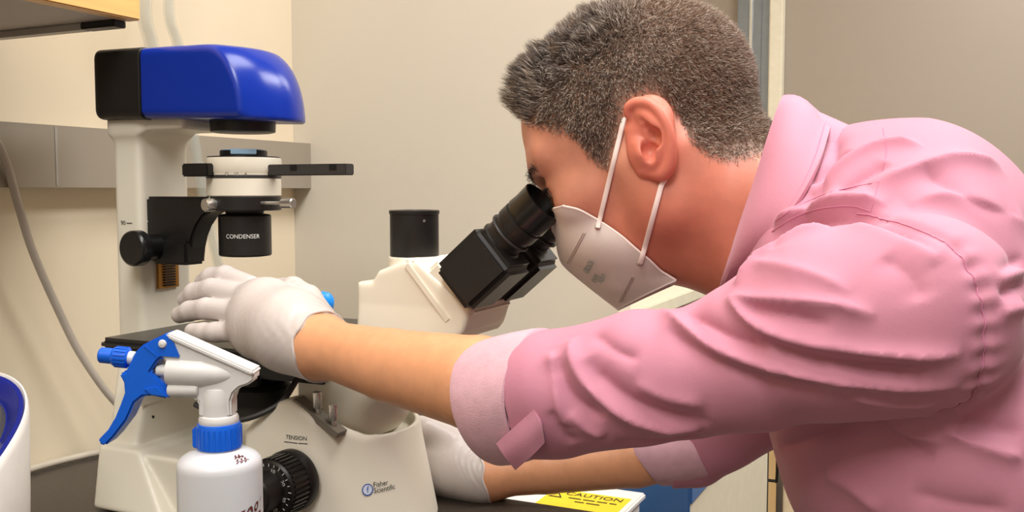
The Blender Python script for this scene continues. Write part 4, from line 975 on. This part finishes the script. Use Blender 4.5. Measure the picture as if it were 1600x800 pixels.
# ------------------------------------------------------------------ shirt
shirt = Union()
shirt.add(ell((0.802, 0.015, 0.262), (0.122, 0.170, 0.131)))
shirt.add(ell((0.853, 0, 0.150), (0.135, 0.180, 0.135)), 0.05)
shirt.add(ell((0.905, 0, -0.04), (0.145, 0.175, 0.18)), 0.06)
shirt.add(ell((0.95, 0, -0.22), (0.150, 0.182, 0.12)), 0.05)
CUF = atY(815, 625, -0.190)
shirt.add(chain([SHL, atY(1290, 512, -0.176), atY(1180, 556, -0.180), atY(1080, 584, -0.184), atY(1000, 589, -0.187), atY(870, 614, -0.192), CUF], [0.063, 0.061, 0.049, 0.0430, 0.0450, 0.0445, 0.042]), 0.022)
CUR = mid(ELR, WRR, 0.13)
shirt.add(chain([SHR, mid(SHR, ELR, 0.5), ELR, CUR], [0.070, 0.054, 0.0405, 0.039]), 0.04)
shirt.add(cap((0.735, 0.0, 0.318), (0.80, 0, 0.30), 0.056, 0.082), 0.03)
CUFc = (mid(atY(840, 615, -0.19), CUF, 0.3)).astype(np.float32); CUFa = nrm(CUF - ELB).astype(np.float32); CURc = CUR.astype(np.float32); CURa = nrm(WRR - ELR).astype(np.float32)
def shirt_sdf(P):
    d = shirt(P)
    d = smax(d, -0.30 - P[:, 2], 0.004)
    cl = (P - CUFc) @ CUFa                     # the sleeve ends inside the rolled cuff
    m_ = (P[:, 1] < -0.1) & (P[:, 0] < 0.62)
    cr = (P - CURc) @ CURa
    m2 = (P[:, 1] > 0.12) & (P[:, 0] < 0.70) & (P[:, 2] < 0.15)
    d = np.where(m_, np.maximum(d, cl), d)
    return np.where(m2, np.maximum(d, cr), d)
SV, SQ = sdf_mesh(shirt_sdf, (0.45, -0.30, -0.33), (1.14, 0.32, 0.42), 0.0023)
ST_ = bvh(SV, SQ); SN = vnormals(SV, SQ)
def on_shirt(pts, n=6, T=None):
    q = spline([np.array([x, y, 0.0]) for x, y in pts], n); out = [hit(T or ST_, x, y) for x, y, _ in q]
    return np.array([o for o in out if o is not None])
# folds read off the photograph: (pixel path, height, half width); the path is dropped on the cloth, then the cloth is moved along its normal
FOLDS = [
    ([(858, 548), (866, 585), (872, 630), (884, 668)], 0.0035, 0.006), ([(890, 645), (915, 668), (945, 680)], 0.0025, 0.007), ([(862, 640), (880, 676), (900, 692)], -0.0022, 0.007),
    ([(930, 520), (960, 545), (1000, 562)], -0.003, 0.007), ([(960, 690), (1030, 690), (1100, 683)], -0.003, 0.007),
    ([(990, 600), (1040, 622), (1100, 632)], 0.0025, 0.008), ([(1180, 412), (1230, 420), (1290, 440), (1330, 462)], 0.0028, 0.009), ([(1380, 400), (1420, 430), (1440, 470)], -0.0026, 0.010), ([(1330, 620), (1400, 632), (1470, 630)], 0.003, 0.007),
    ([(1304, 205), (1296, 250), (1274, 302), (1243, 350), (1208, 392)], -0.0065, 0.012),
    ([(893, 527), (893, 556), (906, 588), (938, 622), (985, 652), (1035, 666), (1095, 672)], 0.0062, 0.009),
    ([(868, 560), (880, 600), (905, 632), (945, 655)], -0.004, 0.010),
    ([(918, 560), (938, 590), (980, 625), (1040, 650), (1110, 660)], -0.0055, 0.013),
    ([(1024, 482), (1040, 490), (1066, 509), (1108, 540), (1160, 562), (1226, 578), (1306, 592), (1412, 602), (1500, 604)], 0.0060, 0.008),
    ([(1040, 512), (1080, 540), (1130, 568), (1200, 590), (1300, 606)], -0.004, 0.010),
    ([(1075, 490), (1110, 508), (1150, 530), (1200, 546)], -0.0050, 0.008),
    ([(1136, 464), (1181, 506), (1244, 533), (1350, 549), (1444, 555), (1506, 552)], 0.0060, 0.0075),
    ([(1190, 530), (1250, 555), (1350, 574), (1450, 580)], -0.0045, 0.010),
    ([(1142, 466), (1225, 470), (1306, 479), (1369, 494)], 0.0042, 0.0065),
    ([(1160, 482), (1225, 492), (1300, 508)], -0.0035, 0.007),
    ([(1150, 448), (1172, 420), (1194, 397), (1237, 372), (1300, 358)], 0.0045, 0.0075),
    ([(1210, 350), (1250, 330), (1300, 317), (1350, 315), (1385, 322)], 0.0070, 0.010),
    ([(1225, 362), (1270, 347), (1331, 341), (1381, 349), (1430, 370), (1462, 398)], -0.0065, 0.0085),
    ([(1330, 352), (1390, 362), (1440, 388), (1465, 415)], 0.0030, 0.012),
    ([(1265, 300), (1300, 270), (1345, 240), (1390, 226), (1440, 228)], 0.0055, 0.0085),
    ([(1262, 285), (1290, 255), (1330, 232)], -0.0045, 0.008),
    ([(1310, 300), (1350, 272), (1385, 252)], -0.0045, 0.008),
    ([(1360, 290), (1420, 268), (1490, 250), (1560, 262)], 0.0050, 0.011),
    ([(1440, 262), (1480, 290), (1530, 320), (1590, 340)], -0.0038, 0.012),
    ([(1420, 320), (1480, 305), (1540, 318), (1600, 352)], 0.0040, 0.013),
    ([(1560, 425), (1580, 412), (1600, 402)], -0.003, 0.006), ([(1558, 440), (1580, 430), (1600, 422)], 0.003, 0.006),
    ([(1562, 462), (1582, 452), (1600, 446)], -0.003, 0.006), ([(1562, 490), (1582, 484), (1600, 480)], 0.003, 0.007),
    ([(1220, 700), (1300, 672), (1390, 662), (1470, 655)], -0.004, 0.007),
    ([(1360, 660), (1410, 690), (1460, 715)], -0.004, 0.008), ([(1390, 662), (1430, 680), (1475, 690)], 0.0035, 0.007),
    ([(1470, 665), (1510, 690), (1560, 708), (1600, 715)], 0.0045, 0.008), ([(1500, 655), (1550, 668), (1600, 672)], -0.003, 0.008),
    ([(1290, 740), (1330, 760), (1380, 800)], 0.003, 0.012), ([(1420, 770), (1500, 790), (1580, 798)], -0.003, 0.012),
]
DISP = np.zeros(len(SV))
for path, h_, w_ in FOLDS:
    p = on_shirt(path)
    if len(p) < 3: continue
    sel = np.nonzero(((SV > p.min(0) - 3 * w_) & (SV < p.max(0) + 3 * w_)).all(1))[0]
    if not len(sel): continue
    d, t = polydist(SV[sel], p); DISP[sel] += 1.35 * h_ * np.exp(-(d / (0.64 * w_)) ** 1.3) * np.clip(np.minimum(t, 1 - t) / 0.16, 0, 1) ** 0.7
SEAM = on_shirt([(1336, 335), (1381, 338), (1430, 354), (1475, 375), (1506, 403), (1531, 450), (1544, 512), (1538, 575), (1518, 626), (1470, 648)], 10)
d, t = polydist(SV, SEAM); near = d < 0.05
side = np.clip(((SV - SEAM[len(SEAM) // 2]) @ CR) / 0.01 + 1.0, 0.25, 1)
DISP += np.where(near, -0.0022 * np.exp(-(d / 0.004) ** 2) + 0.0011 * np.sin(t * 2 * math.pi * 17) * np.exp(-(d / 0.011) ** 2) * side * np.clip((t - 0.35) / 0.1, 0, 1), 0)
lf = np.sin(SV[:, 0] * 47 + SV[:, 2] * 31) * np.sin(SV[:, 2] * 58 - SV[:, 1] * 36 + SV[:, 0] * 19) * 0.0012
SV2 = SV + SN * (DISP + lf)[:, None]
SH_ = obj('shirt', SV2, SQ, 'shirt_cloth', ME, angle=None, label='pink long-sleeved shirt with rolled sleeves')
pink = np.array(srgb((188, 125, 145))); set_tint(SH_, np.tile(pink, (len(SV2), 1)))
SN2 = vnormals(SV2, SQ); ST2 = bvh(SV2, SQ)
def snap(pts, lift):
    out = []
    for p in pts:
        r = ST2.find_nearest(Vector(p)); out.append(np.array(r[0]) + np.array(r[1]) * lift)
    return np.array(out)
obj('armhole_seam', *tube(snap(SEAM, 0.0002), 0.00045, 6), 'seam_thread', SH_)
for pth in ([(1206, 362), (1240, 340), (1281, 326), (1330, 322), (1358, 330)], [(1212, 345), (1246, 322), (1300, 300), (1373, 284)], [(1360, 331), (1373, 284)], [(1372, 284), (1385, 240), (1380, 200)]):
    obj('yoke_seam', *tube(snap(on_shirt(pth, 6, ST2), 0.0001), 0.00035, 6), 'seam_thread', SH_)
# collar: neck edge and outer edge, both sides
E1 = [(1224, 152, 0), (1218, 165, -0.030), (1200, 220, -0.056), (1182, 280, -0.066), (1162, 338, -0.066), (1146, 388, -0.054), (1133, 432, -0.034), (1128, 458, -0.012)]
E2 = [(1297, 194, 0), (1296, 202, -0.040), (1284, 245, -0.082), (1260, 295, -0.106), (1228, 343, -0.112), (1194, 384, -0.098), (1160, 424, -0.066), (1140, 462, -0.020)]
e1 = np.array([atY(*p) for p in E1]); e2 = np.array([atY(*p) for p in E2])
e1 = spline(e1, 5); e2 = spline(e2, 5)
full = lambda a: np.concatenate([(a * [1, -1, 1])[::-1], a[1:]])
A1, A2 = full(e1), full(e2)
ctr = np.array([0.74, 0.0, 0.31]); G = []
for s_ in np.linspace(0, 1, 9):
    row = A1 * (1 - s_) + A2 * s_; o_ = row - ctr; o_ /= np.linalg.norm(o_, axis=1, keepdims=True)
    G.append(row + o_ * (0.008 * math.sin(math.pi * min(1, s_ * 1.15 + 0.02)) - 0.0015 * s_))
obj('collar', *sheet(np.array(G), 0.0026), 'collar_cloth', SH_, label='folded pink collar')
inn = [A1 + (np.array([0.06, 0, -0.02]) * s_) + (ctr - A1) * 0.10 * s_ for s_ in np.linspace(0, 1, 4)]
obj('collar_stand', *sheet(np.array(inn), 0.002), 'collar_cloth', SH_)
stit = np.array(G[8]) * 0.12 + np.array(G[7]) * 0.88; so = stit - ctr; so /= np.linalg.norm(so, axis=1, keepdims=True)
obj('collar_stitching', *tube(stit + so * 0.0016, 0.0004, 5), 'seam_thread', SH_)
# rolled cuffs
def cuff(name, c1, top1, bot1, c2, top2, bot2, wide1, wide2, m, lab):
    """loft between the hand-side ring and the elbow-side ring; a folded shell with an open inside"""
    c1, c2 = np.array(c1), np.array(c2); ax = nrm(c2 - c1); n = 64; a = np.arange(n) / n * 2 * math.pi
    def ring(c, tp, bt, wd, grow, w=0.0):
        up_ = (np.array(tp) - np.array(bt)) / 2; cc = (np.array(tp) + np.array(bt)) / 2; cc = cc * 0 + c
        sd = nrm(np.cross(up_, ax)); k = 1 + grow / np.linalg.norm(up_); wob = 1 + w * (np.sin(3 * a + 1) * 0.5 + np.sin(5 * a + 2.3) * 0.35)
        return c + np.outer(np.cos(a) * k * wob, up_) + np.outer(np.sin(a) * (wd + grow) * wob, sd)
    R = []
    L = lambda t: (c1 * (1 - t) + c2 * t, np.array(top1) * (1 - t) + np.array(top2) * t, np.array(bot1) * (1 - t) + np.array(bot2) * t, wide1 * (1 - t) + wide2 * t)
    for t, gr in ((0.75, -0.0075), (0.15, -0.0060), (0.02, -0.0045), (-0.015, -0.002), (0.0, 0.0004), (0.08, 0.0018), (0.3, 0.0030), (0.6, 0.0034), (0.88, 0.0030), (0.985, 0.0022), (1.0, 0.0), (0.97, -0.0025), (0.8, -0.0035)):
        R.append(ring(*L(t), gr, 0.012 + 0.02 * max(t, 0)))
    return obj(name, *rings(R, cap=False), m, SH_, label=lab)
t1, b1 = atY(737, 541, -0.178), atY(795, 722, -0.178); t2, b2 = atY(846, 519, -0.186), atY(852, 708, -0.190)
cuff('rolled_cuff', (t1 + b1) / 2, t1, b1, (t2 + b2) / 2, t2, b2, 0.042, 0.0445, 'cuff_cloth', 'paler rolled-back cuff')
tabp = [hit(ST2, 848, 660), None]
q = np.array([[atY(836, 640, -0.236), atY(806, 666, -0.234), atY(777, 692, -0.230)], [atY(846, 664, -0.237), atY(818, 690, -0.235), atY(790, 712, -0.230)], [atY(851, 690, -0.232), atY(830, 712, -0.230), atY(806, 732, -0.222)]])
qq = np.stack([spline(list(r), 4) for r in q]); qq = np.stack([spline(list(qq[:, j]), 4) for j in range(qq.shape[1])], 1)
obj('cuff_tab', *sheet(qq, 0.003), 'collar_cloth', SH_)
t1, b1 = atY(972, 668, 0.180), atY(1034, 758, 0.180); t2, b2 = atY(1068, 645, 0.196), atY(1112, 744, 0.196)
cuff('rolled_cuff', (t1 + b1) / 2, t1, b1, (t2 + b2) / 2, t2, b2, 0.040, 0.046, 'cuff_cloth', 'paler rolled-back cuff')
for px, py in ((914, 716),):
    h_ = hit(ST2, px, py)
    if h_ is not None:
        n_ = -nrm(ray(px, py)); obj('sleeve_button', *lathe([(0.0, 0.0016), (0.003, 0.0014), (0.0048, 0.0016), (0.0055, 0.0008), (0.0055, -0.001)], h_ + n_ * 0.001, n_, 20), 'white_plastic', SH_, label='small white button')
# trousers and shoes (below the frame)
tr = Union(); tr.add(ell((0.948, 0, -0.27), (0.140, 0.178, 0.11)))
for sg in (-1, 1): tr.add(chain([(0.95, sg * 0.088, -0.28), (0.945, sg * 0.092, -0.52), (0.972, sg * 0.096, -0.86)], [0.098, 0.075, 0.066]), 0.03)
V, Q = sdf_mesh(lambda P: smax(smax(tr(P), P[:, 2] + 0.255, 0.003), -0.885 - P[:, 2], 0.003), (0.75, -0.24, -0.9), (1.15, 0.24, -0.2), 0.008)
obj('trousers', V, Q, 'trouser_cloth', ME, angle=None)
for sg in (-1, 1):
    y = sg * 0.097; V, Q = sdf_mesh(lambda P: smax(smin(ell((0.90, y, -0.872), (0.14, 0.047, 0.045))(P), ell((0.98, y, -0.855), (0.055, 0.042, 0.05))(P), 0.03), -0.899 - P[:, 2], 0.004), (0.72, y - 0.07, -0.91), (1.06, y + 0.07, -0.78), 0.006)
    obj('shoe', V, Q, 'shoe_black', ME, angle=None)

# ------------------------------------------------------------------ gloves
def glove(H, W, E, lab, ext):
    U = Union(); add_hand(U, H, 0.0006); ax = nrm(E - W)
    U.add(chain([W - ax * 0.006, W + ax * ext * 0.6, W + ax * (ext + 0.012)], [0.0262, 0.0262, 0.0288]), 0.012)
    cutp = (W + ax * ext).astype(np.float32); axf = ax.astype(np.float32)
    f = lambda P: np.maximum(U(P), (P - cutp) @ axf + 0.0015 * np.sin(P[:, 1] * 160 + P[:, 2] * 210))
    pts = np.array([p for fg in H['fingers'] for p in fg] + H['thumb'] + [p for p, _ in H['palm']] + [W + ax * ext]); V, Q = sdf_mesh(f, pts.min(0) - 0.05, pts.max(0) + 0.05, 0.0015)
    N = vnormals(V, Q); h0 = nrm(H['palm'][3][0] - W)
    s = (V - W) @ h0; tq = (V - W) @ np.cross(h0, UP)
    w = np.sin(s * 520 + 9 * np.sin(tq * 70 + s * 25) + 4 * np.sin(V[:, 2] * 130)) * 0.5 + np.sin(s * 860 + 7 * np.sin(V[:, 2] * 95 - s * 40)) * 0.35
    w = w * (0.45 + 0.55 * np.sin(V[:, 0] * 63 + V[:, 2] * 88 + 1.3) * np.sin(V[:, 1] * 71 - V[:, 2] * 54))
    amp = 0.00014 + 0.0006 * np.exp(-((s + 0.004) / 0.022) ** 2)
    V = V + N * (w * amp)[:, None]
    o = obj('glove', V, Q, 'glove_vinyl', ME, angle=None, label=lab)
    a = np.arange(48) / 48 * 2 * math.pi; u_, v_, _ = frame(ax); c = W + ax * ext; rp = []
    for k in a:
        dr = math.cos(k) * u_ + math.sin(k) * v_; lo_, hi_ = 0.01, 0.06
        for _i in range(22):
            m_ = (lo_ + hi_) / 2
            if U((c + dr * m_)[None].astype(np.float32))[0] < 0: lo_ = m_
            else: hi_ = m_
        rp.append(c + dr * lo_ - ax * 0.001 - ax * 0.0015 * math.sin((c + dr * lo_)[1] * 160 + (c + dr * lo_)[2] * 210))
    rp = np.array(rp); R = []
    for i in range(48):
        tdir = nrm(rp[(i + 1) % 48] - rp[i - 1]); uo = nrm(rp[i] - c); vo = np.cross(tdir, uo); b8 = np.arange(8) / 8 * 2 * math.pi
        R.append(rp[i] + np.outer(np.cos(b8), uo) * 0.0012 + np.outer(np.sin(b8), vo) * 0.0012)
    obj('rolled_rim', *rings(R, closed=True), 'glove_vinyl', o)
    return o
glove(LHAND, WRL, ELB, 'thin white glove resting on the stage', 0.006)
glove(RHAND, WRR, ELR, 'thin white glove behind the microscope base', 0.004)

# ------------------------------------------------------------------ face mask with ear loops
Fm = spline([atY(880, 321, -0.004), atY(872, 345, 0), atY(870, 372, 0), atY(875, 402, 0), atY(886, 419, 0), atY(926, 452, 0), atY(966, 483, 0)], 6)
cheek = [(880, 321), (905, 328), (936, 345), (975, 372), (1010, 402), (1035, 424), (1056, 438)]
Eh = []
for (px, py), yy in zip(cheek, (-0.006, -0.03, -0.045, -0.055, -0.058, -0.052, -0.046)):
    h_ = hit(PT_, px, py, 0.003); Eh.append(h_ if h_ is not None and h_[0] < 0.67 and h_[1] < -0.01 else atY(px, py, yy))
Eh[-1] = atY(1056, 438, min(-0.03, Eh[-2][1] + 0.006)); Em = spline(Eh, 6)
rs_ = np.linspace(0, 1, len(Fm)); NS = 15; near_ = []
for s_ in np.linspace(0, 1, NS):
    row = Fm * (1 - s_) + Em * s_
    bul = 0.016 * math.sin(math.pi * s_) ** 0.8 * np.sin(np.pi * np.clip(rs_ * 0.9 + 0.05, 0, 1)) ** 0.6
    near_.append(row + np.outer(bul, nrm((-0.45, -0.85, -0.1))))
near_ = np.array(near_)
BI = BVHTree.FromPolygons([tuple(v) for v in PV], [tuple(q) for q in PQ.tolist()])
def push(G, md):
    for i in range(G.shape[0]):
        for j in range(G.shape[1]):
            r = BI.find_nearest(Vector(G[i, j])); dd = np.dot(G[i, j] - np.array(r[0]), np.array(r[1]))
            if dd < md: G[i, j] = np.array(r[0]) + np.array(r[1]) * md
    return G
near_[1:] = push(near_[1:], 0.0025)
sm = near_.copy()
for _ in range(3): sm[1:-1, 1:-1] = 0.25 * (sm[:-2, 1:-1] + sm[2:, 1:-1] + sm[1:-1, :-2] + sm[1:-1, 2:])
near_ = push(sm, 0.0015)
near_[0] = Fm
far_ = near_ * [1, -1, 1]; MG = np.concatenate([far_[::-1], near_[1:]])
MK = obj('face_mask', *sheet(MG, 0.0016), 'mask_cloth', ME, angle=60, label='white folded respirator mask over nose and mouth')
mv, mf = sheet(MG, 0.0016); MT = BVHTree.FromPolygons([tuple(v) for v in mv], mf)
obj('bottom_seam', *tube(MG[:, -1], 0.0014, 8), 'mask_cloth', MK); obj('edge_seam', *tube(near_[-1], 0.0010, 8), 'loop_white', MK)
obj('edge_seam', *tube(far_[-1], 0.0010, 8), 'loop_white', MK); obj('centre_seam', *tube(Fm, 0.0012, 8), 'mask_cloth', MK)
def on_mask(p, lift): 
    h_ = hit(MT, *p, lift); return h_ if h_ is not None else atY(p[0], p[1], -0.05)
for a_, b_q in (((913, 364), (888, 411)), ((989, 432), (969, 472))):
    for off in (-1.6, 1.6):
        pts = [on_mask((a_[0] + off + (b_q[0] - a_[0]) * t, a_[1] + (b_q[1] - a_[1]) * t), 0.0004) for t in np.linspace(0, 1, 8)]
        obj('embossed_line', *tube(pts, 0.0005, 6), 'mask_seam', MK)
for tx, (x0, y0), sz in (('GB2626', (921, 416), 0.0075), ('KN95', (932, 434), 0.0072), ('N2019', (942, 434), 0.0058)):
    c = on_mask((x0, y0), 0.0); tu = nrm(on_mask((x0 + 6, y0 - 11), 0) - on_mask((x0 - 6, y0 + 11), 0)); n_ = np.array(MT.find_nearest(Vector(c))[1]); n_ = n_ if np.dot(n_, ray(x0, y0)) < 0 else -n_
    tvv = nrm(np.cross(n_, tu)); obj('mask_print', *text_on(tx, sz, c, tu, tvv, 0.0012), 'mask_print', MK)
def loop(px0, px1, n=12):
    out = []
    for t in np.linspace(0, 1, n):
        x, y = px0[0] + (px1[0] - px0[0]) * t, px0[1] + (px1[1] - px0[1]) * t
        hs = [h_ for h_ in (hit(PT_, x, y, 0.0022), hit(MT, x, y, 0.0022)) if h_ is not None]
        out.append(min(hs, key=lambda p: np.linalg.norm(p - CAM)) if hs else atY(x, y, -0.07))
    return out
up_l = loop((934, 356), (973, 194)); lo_l = loop((1001, 411), (1034, 288))
behind = [atY(980, 172, -0.068), atY(1005, 158, -0.067), atY(1040, 172, -0.066), atY(1056, 215, -0.066), atY(1050, 260, -0.067)]
lp_ = np.array(spline(up_l + behind + lo_l[::-1], 3))
for k in (1, 2): lp_[1:-1] = 0.25 * lp_[:-2] + 0.5 * lp_[1:-1] + 0.25 * lp_[2:]
obj('ear_loop', *tube(lp_, 0.0021, 10, flat=0.55, hint=(0, 1, 0)), 'loop_white', MK)
obj('ear_loop', *tube(lp_ * [1, -1, 1], 0.0021, 10, flat=0.55, hint=(0, 1, 0)), 'loop_white', MK)
for p_ in ((934, 354), (1000, 412)):
    c = on_mask(p_, 0.0); n_ = np.array(MT.find_nearest(Vector(c))[1]); n_ = n_ if np.dot(n_, ray(*p_)) < 0 else -n_
    obj('loop_weld', *lathe([(0.0, 0.0010), (0.0022, 0.0008), (0.0032, 0.0)], c, n_, 16), 'mask_seam', MK)
